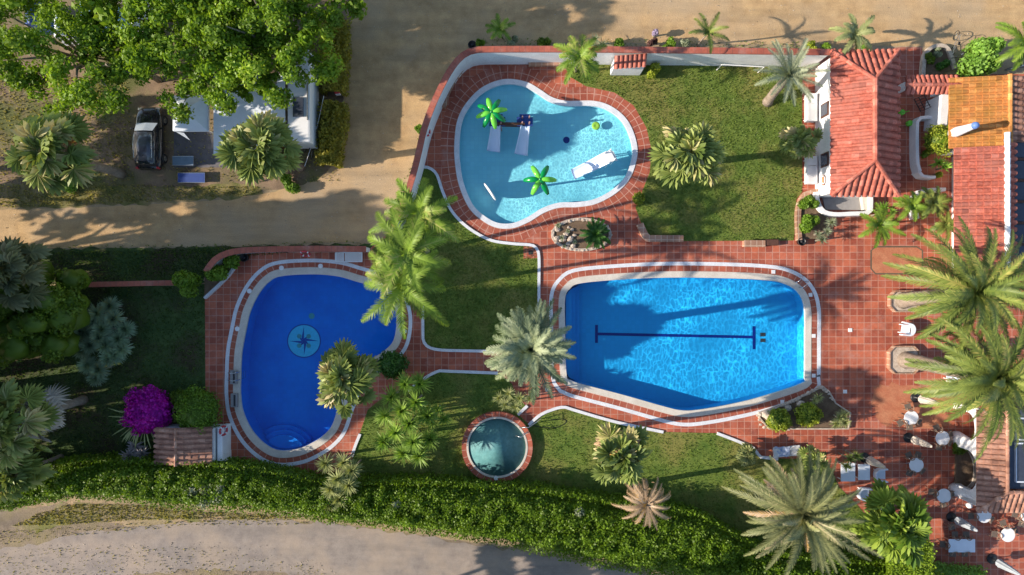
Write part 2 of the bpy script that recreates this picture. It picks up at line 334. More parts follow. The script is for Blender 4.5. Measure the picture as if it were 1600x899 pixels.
class MB:
    """collects simple shapes, then becomes ONE mesh object"""
    def __init__(s): s.v = []; s.f = []; s.mi = []; s.uv = {}
    def add(s, vs, fs, mi=0):
        b = len(s.v); s.v += [tuple(v) for v in vs]
        for f in fs: s.f.append(tuple(i + b for i in f)); s.mi.append(mi)
    def box(s, c, size, rz=0, mi=0, taper=1.0, M=None):
        x, y, z = [d / 2 for d in size]; vs = []
        for dz in (-1, 1):
            t = taper if dz > 0 else 1
            for dx, dy in ((-1, -1), (1, -1), (1, 1), (-1, 1)): vs.append(Vector((dx * x * t, dy * y * t, dz * z)))
        m = M if M is not None else Matrix.Rotation(rz, 3, 'Z')
        vs = [m @ v + Vector(c) for v in vs]
        s.add(vs, [(3, 2, 1, 0), (4, 5, 6, 7), (0, 1, 5, 4), (1, 2, 6, 5), (2, 3, 7, 6), (3, 0, 4, 7)], mi)
    def prism(s, poly, z0, z1, mi=0, inset=0.0, cap_bottom=False):
        poly = ccw(poly); n = len(poly); top = offset(poly, -inset) if inset else poly
        b = len(s.v); s.v += [(p[0], p[1], z0) for p in poly] + [(p[0], p[1], z1) for p in top]
        for i in range(n):
            j = (i + 1) % n; s.f.append((b + i, b + j, b + n + j, b + n + i)); s.mi.append(mi)
        for t in tessellate_polygon([[Vector((p[0], p[1], 0)) for p in top]]):
            a = [top[i] for i in t]
            t = t if area(a) > 0 else t[::-1]
            s.f.append(tuple(b + n + i for i in t)); s.mi.append(mi)
            if cap_bottom: s.f.append(tuple(b + i for i in t[::-1])); s.mi.append(mi)
    def ring(s, a, b_, z0, z1, closed=True, mi=0, uvs=True):
        """solid band between polylines a (inner) and b_ (outer), top at z1, skirts to z0"""
        n = len(a); b = len(s.v)
        s.v += [(p[0], p[1], z1) for p in a] + [(p[0], p[1], z1) for p in b_] + [(p[0], p[1], z0) for p in a] + [(p[0], p[1], z0) for p in b_]
        d = 0.0; wd = math.hypot(a[0][0] - b_[0][0], a[0][1] - b_[0][1])
        for i in range(n if closed else n - 1):
            j = (i + 1) % n
            seg = math.hypot(a[j][0] - a[i][0], a[j][1] - a[i][1]) * 0.5 + math.hypot(b_[j][0] - b_[i][0], b_[j][1] - b_[i][1]) * 0.5
            s.uv[len(s.f)] = [(d, 0), (d, wd), (d + seg, wd), (d + seg, 0)]; d += seg
            s.f.append((b + i, b + n + i, b + n + j, b + j)); s.mi.append(mi)
            s.f.append((b + i, b + j, b + 2 * n + j, b + 2 * n + i)); s.mi.append(mi)
            s.f.append((b + n + j, b + n + i, b + 3 * n + i, b + 3 * n + j)); s.mi.append(mi)
        if not closed:
            for i in (0, n - 1): s.f.append((b + i, b + n + i, b + 3 * n + i, b + 2 * n + i)); s.mi.append(mi)
    def tube(s, pts, rad, seg=8, mi=0, closed=False, caps=True):
        pts = [Vector(p) for p in pts]; n = len(pts); b = len(s.v)
        rads = rad if isinstance(rad, (list, tuple)) else [rad] * n
        up = Vector((0.13, 0.21, 1)).normalized(); last = None
        for i, p in enumerate(pts):
            if closed: t = pts[(i + 1) % n] - pts[i - 1]
            else: t = pts[min(i + 1, n - 1)] - pts[max(i - 1, 0)]
            t.normalize()
            x = (up if last is None else last).cross(t)
            if x.length < 1e-3: x = Vector((1, 0, 0)).cross(t)
            x.normalize(); y = t.cross(x); last = y
            x = y.cross(t).normalized()
            for k in range(seg):
                a = 2 * math.pi * k / seg
                s.v.append(tuple(p + (x * math.cos(a) + y * math.sin(a)) * rads[i]))
        for i in range(n if closed else n - 1):
            j = (i + 1) % n
            for k in range(seg):
                l = (k + 1) % seg
                s.f.append((b + i * seg + k, b + i * seg + l, b + j * seg + l, b + j * seg + k)); s.mi.append(mi)
        if caps and not closed:
            s.f.append(tuple(b + k for k in range(seg))[::-1]); s.mi.append(mi)
            s.f.append(tuple(b + (n - 1) * seg + k for k in range(seg))); s.mi.append(mi)
    def lathe(s, prof, c=(0, 0, 0), seg=24, mi=0, M=None, sx=1, sy=1):
        b = len(s.v); n = len(prof)
        for r, z in prof:
            for k in range(seg):
                a = 2 * math.pi * k / seg; v = Vector((r * math.cos(a) * sx, r * math.sin(a) * sy, z))
                if M is not None: v = M @ v
                s.v.append(tuple(v + Vector(c)))
        for i in range(n - 1):
            for k in range(seg):
                l = (k + 1) % seg
                s.f.append((b + i * seg + k, b + i * seg + l, b + (i + 1) * seg + l, b + (i + 1) * seg + k)); s.mi.append(mi)
        if prof[-1][0] > 0.001: s.f.append(tuple(b + (n - 1) * seg + k for k in range(seg))); s.mi.append(mi)
        if prof[0][0] > 0.001: s.f.append(tuple(b + k for k in range(seg))[::-1]); s.mi.append(mi)
    def build(s, name, mat, parent=None, sm=False, bevel=0):
        me = bpy.data.meshes.new(name); me.from_pydata(s.v, [], s.f)
        if any(s.mi): me.polygons.foreach_set('material_index', s.mi)
        if s.uv:
            ul = me.uv_layers.new(name='UVMap')
            for fi, uvs in s.uv.items():
                ls = me.polygons[fi].loop_start
                for q, u in enumerate(uvs): ul.data[ls + q].uv = u
        me.update()
        o = link(name, me, mat, parent, sm)
        if bevel:
            bm = bmesh.new(); bm.from_mesh(me)
            bmesh.ops.bevel(bm, geom=list(bm.edges), offset=bevel, segments=2, affect='EDGES', profile=0.7)
            bm.to_mesh(me); bm.free()
        return o
def sheet(name, outer, holes, z, mat, parent=None):
    loops = [ccw(outer)] + [ccw(h) for h in holes]
    flat = [p for l in loops for p in l]
    tris = tessellate_polygon([[Vector((p[0], p[1], 0)) for p in l] for l in loops])
    fs = [t if area([flat[i] for i in t]) > 0 else t[::-1] for t in tris]
    me = bpy.data.meshes.new(name); me.from_pydata([(p[0], p[1], z) for p in flat], [], [tuple(f) for f in fs]); me.update()
    return link(name, me, mat, parent)
def copy_tree(o, parent=None):
    c = o.copy(); COL.objects.link(c)
    if parent is not None: c.parent = parent
    for ch in list(o.children): copy_tree(ch, c)
    return c
def place(proto, first, loc, rz, label, group=None, sc=1.0):
    o = proto if first else copy_tree(proto)
    o.location = loc; o.rotation_euler = (0, 0, rz); o['label'] = label; o.scale = (sc,) * 3
    if group: o['group'] = group
    return o

# ------------------------------------------------------------------ foliage
G = np.random.default_rng(11)
def unit(a): return a / (np.linalg.norm(a, axis=-1, keepdims=True) + 1e-9)
class FO:
    def __init__(s): s.V = []; s.F = []; s.n = 0; s.T = []; s.tint = 0.5
    def quads(s, a, b, c, d):
        n = len(a); v = np.stack([a, b, c, d], 1).reshape(-1, 3)
        s.V.append(v); s.F.append(np.arange(4 * n).reshape(-1, 4) + s.n); s.n += 4 * n; s.T.append(np.full(len(v), s.tint))
    def strips(s, Ls, Rs):
        """Ls, Rs: (n, m, 3) left and right edges of n ribbons"""
        n, m, _ = Ls.shape; v = np.stack([Ls, Rs], 2).reshape(-1, 3)
        base = (np.arange(n) * m * 2)[:, None] + (np.arange(m - 1) * 2)[None]
        f = np.stack([base, base + 1, base + 3, base + 2], -1).reshape(-1, 4)
        s.V.append(v); s.F.append(f + s.n); s.n += len(v); s.T.append(np.full(len(v), s.tint))
    def build(s, name, mat, parent=None):
        me = arr_mesh(name, np.concatenate(s.V), np.concatenate(s.F)); at = me.attributes.new('tint', 'FLOAT', 'POINT')
        at.data.foreach_set('value', np.concatenate(s.T).astype(np.float32)); return link(name, me, mat, parent)
def scatter_leaves(fo, pts, nrm, size, jit=0.9, asp=0.7):
    n = len(pts); nn = unit(nrm + G.normal(0, jit, (n, 3)))
    t = unit(np.cross(nn, G.normal(0, 1, (n, 3)))); b = np.cross(nn, t)
    sz = (size * G.uniform(0.6, 1.3, n))[:, None]
    t = t * sz; b = b * sz * asp
    fo.quads(pts - t, pts - b * .9 + t * .1, pts + t, pts + b * .9 + t * .1)

def kites(fo, p, d, n, L, wd, mid=0.35, bend=0.0):
    """leaf blades from p along d (unit) with normal n; bend droops the tip"""
    s = unit(np.cross(d, n)); L = np.asarray(L).reshape(-1, 1); wd = np.asarray(wd).reshape(-1, 1)
    m = p + d * L * mid; tip = p + d * L; tip[:, 2] -= bend * L[:, 0]
    Ls = np.stack([p - s * wd * .3, m - s * wd * .5, tip - s * wd * .08], 1)
    Rs = np.stack([p + s * wd * .3, m + s * wd * .5, tip + s * wd * .08], 1)
    fo.strips(Ls, Rs)

def pinnate(fo, c, n=50, L=4.0, e_in=80, e_out=-5, droop=70, pairs=40, ll=0.5, lw=0.05, lift=0.5, az0=0, curl=0.0, base=0.14):
    c = np.array(c, float)
    for i in range(n):
        q = (i + 0.5) / n
        az = az0 + i * 2.39996 + G.normal(0, .12)
        fo.tint = float(np.clip(.75 - .55 * q + G.normal(0, .25), 0, 1))
        el = R(e_in + (e_out - e_in) * q ** 0.8 + G.normal(0, 9)); Li = L * G.uniform(.78, 1.1) * (0.72 + 0.28 * min(1, q * 2.2))
        m = 14; t = np.linspace(0, 1, m)
        dr = R(droop * G.uniform(.75, 1.2))
        ee = el - dr * t ** 1.6; aa = az + G.normal(0, .12) * t + curl * t
        dv = np.stack([np.cos(aa) * np.cos(ee), np.sin(aa) * np.cos(ee), np.sin(ee)], 1)
        pos = c + np.r_[np.zeros((1, 3)), np.cumsum(dv[:-1] * Li / (m - 1), 0)]
        side = unit(np.stack([-np.sin(aa), np.cos(aa), 0 * aa], 1)); up = np.cross(dv, side); up = np.where(up[:, 2:3] < 0, -up, up)
        # rachis
        if i < 16: kites(fo, np.repeat(c[None], 3, 0) + np.array([0, 0, .15]), unit(dv[:3] * np.array([1, 1, .5]) + G.normal(0, .3, (3, 3))), np.array([[0, 0, 1.0]] * 3), np.full(3, L * .2), np.full(3, .15), .4, .1)
        wr = (0.055 * (1 - t) + 0.012)[:, None]
        fo.strips((pos - side * wr + up * .01)[None], (pos + side * wr + up * .01)[None])
        tl = np.linspace(base, 1, pairs)
        P0 = np.stack([np.interp(tl, t, pos[:, k]) for k in range(3)], 1)
        D0 = unit(np.stack([np.interp(tl, t, dv[:, k]) for k in range(3)], 1))
        S0 = unit(np.stack([np.interp(tl, t, side[:, k]) for k in range(3)], 1)); U0 = np.cross(D0, S0); U0 = np.where(U0[:, 2:3] < 0, -U0, U0)
        prof = np.sin(np.pi * np.clip(tl * .9 + .1, 0, 1)) ** .6 * ll + .12 * ll
        for sg in (-1, 1):
            d = unit(S0 * sg * (0.95 - .25 * tl[:, None]) + D0 * (0.55 + .5 * tl[:, None]) + U0 * lift * G.uniform(.3, 1, (pairs, 1)) + G.normal(0, .07, (pairs, 3)))
            kites(fo, P0.copy(), d, U0 + .4 * S0 * -sg, prof * G.uniform(.8, 1.1, pairs), np.full(pairs, lw), .4, .22)

def fan(fo, c, n=34, pet=1.1, rad=0.9, e_in=85, e_out=-25, seg=19, az0=0.0, wseg=0.115, droop=0.3, span=230):
    c = np.array(c, float); n = max(9, int(n * .74)); pet *= 1.3; rad *= 1.06
    for i in range(n):
        fo.tint = float(np.clip(G.normal(.5, .3), 0, 1))
        q = (i + .5) / n; az = az0 + i * 2.39996 + G.normal(0, .15)
        el = R(e_in + (e_out - e_in) * q ** .85 + G.normal(0, 6)); pl = pet * G.uniform(.55, 1.15) * (0.5 + .5 * min(1, q * 2)); rr = rad * G.uniform(.85, 1.1)
        d = np.array([math.cos(az) * math.cos(el), math.sin(az) * math.cos(el), math.sin(el)])
        s = np.array([-math.sin(az), math.cos(az), 0.0]); u = np.cross(d, s); u = -u if u[2] < 0 else u
        hub = c + d * pl; hub[2] -= .12 * pl * q
        pts = np.stack([c, (c + hub) / 2 + np.array([0, 0, .05]), hub])
        fo.strips((pts - s * .025)[None], (pts + s * .025)[None])
        # the blade tips down from the petiole
        tilt = R(G.uniform(5, 42)); d2 = d * math.cos(tilt) - u * math.sin(tilt); u2 = u * math.cos(tilt) + d * math.sin(tilt)
        roll = G.normal(0, .45); s2 = s * math.cos(roll) + u2 * math.sin(roll); u2 = np.cross(d2, s2); u2 = -u2 if u2[2] < 0 else u2
        a = np.linspace(-R(span / 2), R(span / 2), seg) + G.normal(0, .02, seg)
        D = d2[None] * np.cos(a)[:, None] + s2[None] * np.sin(a)[:, None]
        T = -d2[None] * np.sin(a)[:, None] + s2[None] * np.cos(a)[:, None]
        r = rr * (0.72 + .28 * np.cos(a * .6)) * G.uniform(.9, 1.08, seg); alt = (np.arange(seg) % 2 * 2 - 1)[:, None]
        tt = np.array([0.0, .48, .70, 1.0]); wv = np.array([.12, .82, .72, .06]) * wseg * rr / .9
        pts = hub[None, None] + D[:, None] * (r[:, None] * tt)[..., None]
        sag = -np.array([0, .02, .14, .42]) * droop * G.uniform(.5, 1.5)
        pts = pts + u2[None, None] * (alt[:, None] * .012) + (np.array([0, 0, 1.0])[None, None] * (sag[None, :, None] * r[:, None, None]))
        Wd = T[:, None] * wv[None, :, None] + u2[None, None] * alt[:, None] * (wv[None, :, None] * 1.25)
        fo.strips(pts - Wd, pts + Wd)

def rosette(fo, c, n=60, L=0.6, wd=0.06, e_lo=-10, e_hi=80, bend=.1):
    c = np.array(c, float); az = G.uniform(0, 2 * np.pi, n); el = np.radians(G.uniform(e_lo, e_hi, n))
    d = np.stack([np.cos(az) * np.cos(el), np.sin(az) * np.cos(el), np.sin(el)], 1)
    fo.tint = float(np.clip(G.normal(.5, .28), 0, 1))
    nn = np.stack([-np.cos(az) * np.sin(el), -np.sin(az) * np.sin(el), np.cos(el)], 1) + G.normal(0, .15, (n, 3))
    kites(fo, np.repeat(c[None], n, 0), d, nn, L * G.uniform(.75, 1.1, n), np.full(n, wd), .35, bend)

def blob_leaves(fo, c, rad, n, size, jit=.7, zmin=-.4, inner=.75):
    c = np.array(c, float); rad = np.array(rad, float) * np.ones(3)
    fo.tint = float(np.clip(G.normal(.5, .25), 0, 1))
    d = unit(G.normal(0, 1, (n, 3))); d[:, 2] = np.where(d[:, 2] < zmin, -d[:, 2], d[:, 2])
    p = c + d * rad * G.uniform(inner, 1.03, (n, 1)); scatter_leaves(fo, p, unit(d / rad), size, jit)
def core_blob(mb, c, rad, seg=14, rows=7, rough=.08):
    rad = np.array(rad, float) * np.ones(3); b = len(mb.v)
    for i in range(rows + 1):
        ph = math.pi * i / rows
        for k in range(seg):
            a = 2 * math.pi * k / seg; q = 1 + rnd.uniform(-rough, rough)
            mb.v.append((c[0] + rad[0] * q * math.sin(ph) * math.cos(a), c[1] + rad[1] * q * math.sin(ph) * math.sin(a), c[2] + rad[2] * q * math.cos(ph)))
    for i in range(rows):
        for k in range(seg):
            l = (k + 1) % seg; mb.f.append((b + i * seg + k, b + (i + 1) * seg + k, b + (i + 1) * seg + l, b + i * seg + l)); mb.mi.append(0)

def trunk_mesh(base, top, r0, r1, rings=14, wob=0.08, seg=10, flare=1.25, curve=0.0):
    mb = MB(); b = Vector(base); t = Vector(top); pts = []; rs = []
    for i in range(rings):
        q = i / (rings - 1); p = b.lerp(t, q)
        p.x += math.sin(q * 3 + r0 * 50) * wob * q * (1 - q) * 3 + curve * q * (1 - q) * 4; p.y += math.cos(q * 4) * wob * q * (1 - q) * 2
        pts.append(p); rs.append((r0 + (r1 - r0) * q) * (flare if i == 0 else (1.05 if i % 2 else .97)))
    mb.tube(pts, rs, seg); return mb

def rb(px, py, h): x, y = P(px, py, h); return (x, y, h)
def palm(kind, label, px, py, h, base=None, group='palm trees', mat=None, r0=.28, r1=.2, skirt=None, cat='palm', trunkmat=None, **kw):
    top = Vector(rb(px, py, h)); b = V(*base) if base else Vector((top.x, top.y, 0))
    t = thing('palm_tree', label, cat, b, group)
    trunk_mesh(b, top, r0, r1).build('trunk', trunkmat or TRUNK, t, True)
    fo = FO()
    {'pin': pinnate, 'fan': fan}[kind](fo, top, **kw)
    fo.build('crown', mat or DATE, t)
    if skirt:
        f2 = FO(); sk = dict(skirt); m = sk.pop('mat', DEAD); {'pin': pinnate, 'fan': fan}[sk.pop('kind', kind)](f2, top - Vector((0, 0, sk.pop('dz', .25))), **sk)
        f2.build('dead_fronds', m, t)
    return t
def bush(label, px, py, h, rad, mat, n=900, size=.09, cat='bush', name='bush', group=None, jit=.7, squash=.9, blobs=1, stem=False, zc=None):
    x, y = P(px, py, h * .6); rr = rad / S
    t = thing(name, label, cat, (x, y, 0), group); fo = FO(); mb = MB()
    zc = h - rr * squash if zc is None else zc; zc = max(zc, h * .45)
    hz = h - zc
    if blobs == 1:
        core_blob(mb, (x, y, zc), (rr * .82, rr * .82, hz * .84)); blob_leaves(fo, (x, y, zc), (rr * .97, rr * .97, hz * .97), n // 2, size, jit)
        K_ = 26
        for i in range(K_):
            d_ = unit(np.array([G.normal(), G.normal(), abs(G.normal()) * .8 + .05])); o_ = G.uniform(.74, .98); blob_leaves(fo, (x + d_[0] * rr * o_, y + d_[1] * rr * o_, zc + d_[2] * hz * .84), rr * G.uniform(.12, .3), n // 2 // K_ + 2, size, jit, -.9)
    else:
        for i in range(blobs):
            a = rnd.uniform(0, 6.28); q = rr * rnd.uniform(.1, .6); br = rr * rnd.uniform(.35, .55)
            cc = (x + q * math.cos(a), y + q * math.sin(a), zc + rnd.uniform(-.2, .1) * hz)
            core_blob(mb, cc, (br * .7, br * .7, hz * .6)); blob_leaves(fo, cc, (br, br, hz), n // blobs, size, jit)
    mb.build('core_branches', HEDG if mat in (BALL, BALG, BRIG) else mat, t, True)
    fo.build('foliage', mat, t)
    trunk_mesh((x, y, 0), (x, y, max(zc, .2)), .07, .05, 4, 0).build('stem', BARK, t)
    return t
def rosettes(label, spots, mat, L, name='yucca', cat='plant', n=60, wd=.06, stems=True, group=None, e_lo=-15, bend=.12):
    xs = [rb(*s[:3]) for s in spots]; cx = sum(p[0] for p in xs) / len(xs); cy = sum(p[1] for p in xs) / len(xs)
    t = thing(name, label, cat, (cx, cy, 0), group); fo = FO(); mb = MB()
    for s, p in zip(spots, xs):
        k = s[3] if len(s) > 3 else 1.0
        rosette(fo, p, n, L * k, wd, e_lo, 82, bend)
        if stems: mb = MB(); mb.tube([(p[0] * .97 + cx * .03, p[1] * .97 + cy * .03, 0), ((p[0] * .99 + cx * .01), (p[1] * .99 + cy * .01), p[2] * .6), p], [.07, .06, .05], 6); mb.build('stem', BARK, t)
    fo.build('foliage', mat, t)
    return t
def tree(label, px, py, h, crown_r, mat, leaves=14000, size=.13, clumps=26, flat=.45, group='broadleaf trees', shape=None, base=None, name='broadleaf_tree', low=.42, dense=False):
    x, y = P(px, py, h * .85); bx, by = P(*base) if base else (x, y)
    t = thing(name, label, 'tree', (bx, by, 0), group); mb = MB()
    zf = h * .38
    mb.tube([(bx, by, 0), (bx * .6 + x * .4, by * .6 + y * .4, zf * .6), (x, y, zf)], [h * .035, h * .027, h * .022], 10)
    fo = FO(); cs = []
    for i in range(clumps):
        a = i * 2.39996; q = math.sqrt((i + .5) / clumps)
        sx = sy = 1.0
        if shape: sx, sy = shape
        cx = x + crown_r * q * math.cos(a) * sx * rnd.uniform(.85, 1.1); cy = y + crown_r * q * math.sin(a) * sy * rnd.uniform(.85, 1.1)
        z = h * (1 - low * .5 * q * q) - crown_r * .22 + rnd.uniform(-.22, .05) * h; cs.append((cx, cy, z))
    for i, c in enumerate(cs):
        br = crown_r * rnd.uniform(.2, .32)
        for k in range(4):   # sub clumps so that the outline breaks up
            a = rnd.uniform(0, 6.28); cc = (c[0] + br * .75 * math.cos(a), c[1] + br * .75 * math.sin(a), c[2] + rnd.uniform(-.5, .3) * br)
            blob_leaves(fo, cc, (br * .62, br * .62, br * flat), leaves // clumps // 4, size, .75, -.9, .35)
        if dense:
            b2 = MB(); core_blob(b2, c, (br * .95, br * .95, br * .8), 10, 6, .2); core_blob(b2, (c[0], c[1], c[2] - br * 1.2), (br * .9, br * .9, br * .9), 10, 6, .2); b2.build('crown_filler', mat, t, True)  # solid blobs added inside the crown to thicken the shade it casts
        if i % 2 == 0:
            mid = Vector(c).lerp(Vector((x, y, zf)), .5) + Vector((0, 0, .3))
            mb.tube([(x, y, zf * .9), mid, Vector(c) - Vector((0, 0, br * .3))], [h * .014, h * .01, .025], 6)
    mb.build('trunk', BARK, t, True); fo.build('crown', mat, t)
    return t

# ================================================================== POOL OUTLINES
MAIN = ccw(PL(resample(smooth([(883,510),(883,467),(890,452),(907,443),(973,437),(1047,434),(1134,435),(1194,438),(1224,443),(1247,457),(1257,482),(1257.5,530),(1257,588),(1253,599),(1190,620),(1140,632),(1094,640),(1067,641.5),(1040,636),(973,617),(923,604),(893,595),(885,583)], 8), 3)))
LEFT = ccw(PL(resample(smooth([(385,513),(391,487),(404,460),(420,441),(439,432),(487,429),(527,432),(556,440),(585,449),(607,464),(618,488),(619,513),(612,537),(589,556),(562,572),(543,600),(530,632),(520,662),(510,676),(493,689),(467,701),(436,704),(414,694),(394,673),(380,644),(376,618),(376,593),(378,551)], 8), 3)))
KIDS_O = ccw(PL(resample(smooth([(710,226),(714,191),(726,165),(749,140),(775,127),(798,124),(824,129),(845,141),(862,152),(885,158),(926,158),(952,165),(975,182),(989,205),(996,234),(992,260),(981,284),(960,304),(931,319),(902,324),(874,325),(850,333),(827,347),(801,357),(775,356),(752,344),(732,324),(717,289),(711,255)], 8), 3)))
KIDS = offset(KIDS_O, -8 / S)
SPA_C = P(777, 697); SPA = [(SPA_C[0] + 43 / S * math.cos(a), SPA_C[1] + 43 / S * math.sin(a)) for a in np.linspace(0, 2 * math.pi, 48, endpoint=False)]
HOLES = [offset(MAIN, .08), offset(LEFT, .08), offset(KIDS, .08), [(SPA_C[0] + (p[0] - SPA_C[0]) * 1.08, SPA_C[1] + (p[1] - SPA_C[1]) * 1.08) for p in SPA]]

# ================================================================== GROUND SHEETS
tag(sheet('ground', [(-400, -400), (400, -400), (400, 400), (-400, 400)], HOLES, 0.0, SAND), 'sandy bare ground around the pools', kind='structure')
def wob(pts, amp=.25, step=.5, seed=1):
    r = random.Random(seed); q = resample(smooth(pts, 6), step)
    return [(a + r.uniform(-amp, amp), b + r.uniform(-amp, amp)) for a, b in q]
def ssheet(name, px, z, mat, label, w=0, holes=[]):
    pts = PL(px); pts = wob(pts, w) if w else pts
    return tag(sheet(name, ccw(pts), holes, z, mat), label, kind='structure')
ssheet('campsite_ground', [(-500,-200),(535,-200),(540,60),(535,150),(528,240),(470,290),(300,300),(100,305),(-500,300)], .008, CAMP, 'brown campsite soil with worn grass', .12)
ssheet('grass_verge', [(-500,288),(0,288),(60,290),(130,285),(200,290),(290,292),(360,288),(405,292),(408,306),(330,312),(250,318),(150,322),(60,326),(0,327),(-500,330)], .012, VERGE, 'rough grass verge between campsite and road', .15)
ssheet('dirt_road', [(-500,330),(0,328),(150,324),(330,314),(430,300),(525,255),(538,150),(540,-300),(1700,-300),(1700,72),(1440,72),(1395,72),(900,66),(745,72),(700,110),(662,190),(648,262),(610,348),(560,378),(300,385),(90,388),(-500,392)], .004, SAND2, 'sandy dirt road running past the pools')
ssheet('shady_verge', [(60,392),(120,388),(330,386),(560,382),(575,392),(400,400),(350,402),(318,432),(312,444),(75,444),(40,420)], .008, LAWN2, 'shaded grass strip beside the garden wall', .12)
SANDG = mottled('grey_brown_dirt', (0.19, 0.15, 0.11), (0.32, 0.25, 0.185), 1.6, 0.95, 0.9, 14, (0.27, 0.22, 0.12), 0.25, streak=.5)
ssheet('road_bed', [(-500,800),(0,795),(100,790),(200,822),(300,815),(400,811),(500,816),(560,822),(650,835),(720,845),(800,856),(900,872),(1000,890),(1060,905),(1300,930),(1600,1000),(1700,1300),(-500,1300)], .004, SANDG, 'dry dirt beside the lane', .1)
ssheet('concrete_lane', [(-500,900),(0,858),(100,838),(200,824),(300,816),(400,812),(500,817),(560,824),(650,837),(720,848),(800,860),(900,877),(1000,897),(1060,910),(1300,950),(1600,1020),(1640,1120),(1100,1010),(700,955),(500,905),(330,890),(150,905),(0,925),(-500,1020)], .008, CONC, 'pinkish grey concrete lane', .16)
ssheet('dry_grass_verge', [(20,826),(60,806),(110,786),(200,786),(260,790),(330,798),(480,806),(480,812),(400,812),(300,810),(200,811),(140,814),(100,822),(50,834)], .012, DRYV, 'dry grass verge between hedge and lane', .3)
TERR = [(320,432),(340,405),(372,396),(575,391),(616,357),(640,300),(655,258),(668,200),(698,125),(720,100),(745,86),(1300,88),(1405,74),(1440,74),(1446,116),(1700,116),(1700,960),(1380,960),(1100,880),(760,790),(560,775),(450,752),(322,742)]
ssheet('terrace', TERR, .012, TILE, 'terracotta tiled terrace around the pools', 0, HOLES)
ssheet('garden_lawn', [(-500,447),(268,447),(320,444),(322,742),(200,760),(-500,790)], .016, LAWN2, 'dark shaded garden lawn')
K1 = [(655,262),(668,262),(682,272),(692,300),(706,330),(730,355),(765,375),(800,381),(828,383),(838,388),(842,400),(842,487),(842,540),(820,549),(760,549),(690,547),(671,543),(662,533),(661,515),(661,480),(640,430),(590,400),(582,390),(618,357),(636,305)]
K2 = [(638,608),(665,590),(685,580),(778,583),(800,600),(808,625),(824,635),(810,648),(795,660),(826,663),(826,830),(700,810),(520,800),(545,745),(552,712),(563,675),(575,640),(610,612)]
K3 = [(826,663),(843,649),(860,642),(880,637),(898,641),(961,659),(1036,675),(1120,677),(1149,690),(1177,700),(1186,710),(1200,716),(1240,717),(1285,714),(1300,735),(1310,760),(1340,790),(1390,850),(1390,960),(1100,900),(826,830)]
K4 = [(880,100),(1253,100),(1253,300),(1244,312),(1240,376),(1068,377),(1022,377),(1012,368),(1000,345),(993,325),(1003,300),(1015,270),(1018,235),(1010,200),(990,165),(960,145),(915,135),(890,120)]
def lawn(px, label):
    return tag(sheet('lawn', ccw(PL(px)), [] if px is not K2 and px is not K3 else [], .03, LAWN), label, kind='structure')
lawn(K1, 'mown lawn between the blue pool and the paddling pool'); lawn(K4, 'large mown lawn beside the tiled pool house')
for k_, l_ in ((K2, 'mown lawn left of the whirlpool'), (K3, 'mown lawn right of the whirlpool')):
    pts = ccw(PL(k_))
    tag(sheet('lawn', pts, [], .03 , LAWN), l_, kind='structure') if False else None
# the whirlpool stands at the seam of two lawns: one sheet with a hole
_j = PL([(638,608),(665,590),(685,580),(778,583),(800,600),(808,625),(824,635),(810,648),(826,663)] + K3[1:] + [(700,810),(520,800),(545,745),(552,712),(563,675),(575,640),(610,612)])
tag(sheet('lawn', ccw(_j), [HOLES[3]], .03, LAWN), 'mown lawn around the whirlpool', kind='structure')
# worn plain patches in the terrace
for poly in ([(1362,392),(1368,387),(1432,387),(1440,392),(1440,420),(1432,427),(1368,427),(1362,420)],):
    tag(sheet('terrace_panel', ccw(PL(poly)), [], .016, STAMP), 'plain terracotta panel with cut corners in the terrace', kind='structure')
    o_ = MB(); a_ = ccw(PL(poly)); o_.ring(a_, offset(a_, .1), .0, .02); tag(o_.build('terrace_border', plain('dark_tile_border', (0.12, .1, .07))), 'dark tile border of the plain panel', kind='structure')
tag(sheet('terrace_panel', ccw(wob(PL([(1366,606),(1400,600),(1450,604),(1490,598),(1500,630),(1480,662),(1430,668),(1395,660),(1376,668),(1364,640)]), .22, .5, 3)), [], .016, STAMP), 'worn terracotta patch beside the cafe tables', kind='structure')

# grass blades on the lawns and verges: nobody could count them
def grass(label, polys, n, mat, size=.09, z=.03, holes=[]):
    fo = FO(); 
    for poly, share in polys:
        a = np.array(poly); lo = a.min(0); hi = a.max(0); p = G.uniform(lo, hi, (int(n * share * 2.2), 2)); p = p[inside(poly, p)]
        for h_ in holes: p = p[~inside(h_, p)]
        p = p[:int(n * share)]; m = len(p); az = G.uniform(0, 6.28, m); lean = G.uniform(.1, .9, m)
        c = np.stack([p[:, 0], p[:, 1], np.full(m, z)], 1); d = unit(np.stack([np.cos(az) * lean, np.sin(az) * lean, np.ones(m)], 1))
        s = np.stack([-np.sin(az), np.cos(az), 0 * az], 1); L = (size * G.uniform(.5, 1.3, m))[:, None]
        fo.quads(c - s * L * .35, c + s * L * .35, c + d * L + s * L * .08, c + d * L - s * L * .08)
    return tag(fo.build('grass', mat), label, 'grass', kind='stuff')
_spa = [(SPA_C[0] + (p[0] - SPA_C[0]) * 1.35, SPA_C[1] + (p[1] - SPA_C[1]) * 1.35) for p in SPA]
grass('short green grass of the mown lawns', [(PL(K1), .22), (PL(K4), .33), (_j, .45)], 70000, GRASSM, .085, .03, [_spa])
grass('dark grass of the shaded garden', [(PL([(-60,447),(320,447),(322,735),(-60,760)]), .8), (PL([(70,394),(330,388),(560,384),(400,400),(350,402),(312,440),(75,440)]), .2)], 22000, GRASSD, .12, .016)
grass('rough grass growing on the road verges', [(PL([(-60,290),(130,285),(290,292),(405,292),(408,304),(330,310),(150,320),(-60,326)]), .55), (PL([(20,822),(60,802),(110,788),(200,788),(260,792),(330,800),(480,808),(400,812),(300,811),(200,813),(120,819)]), .45)], 5500, GRASSY, .12, .012)
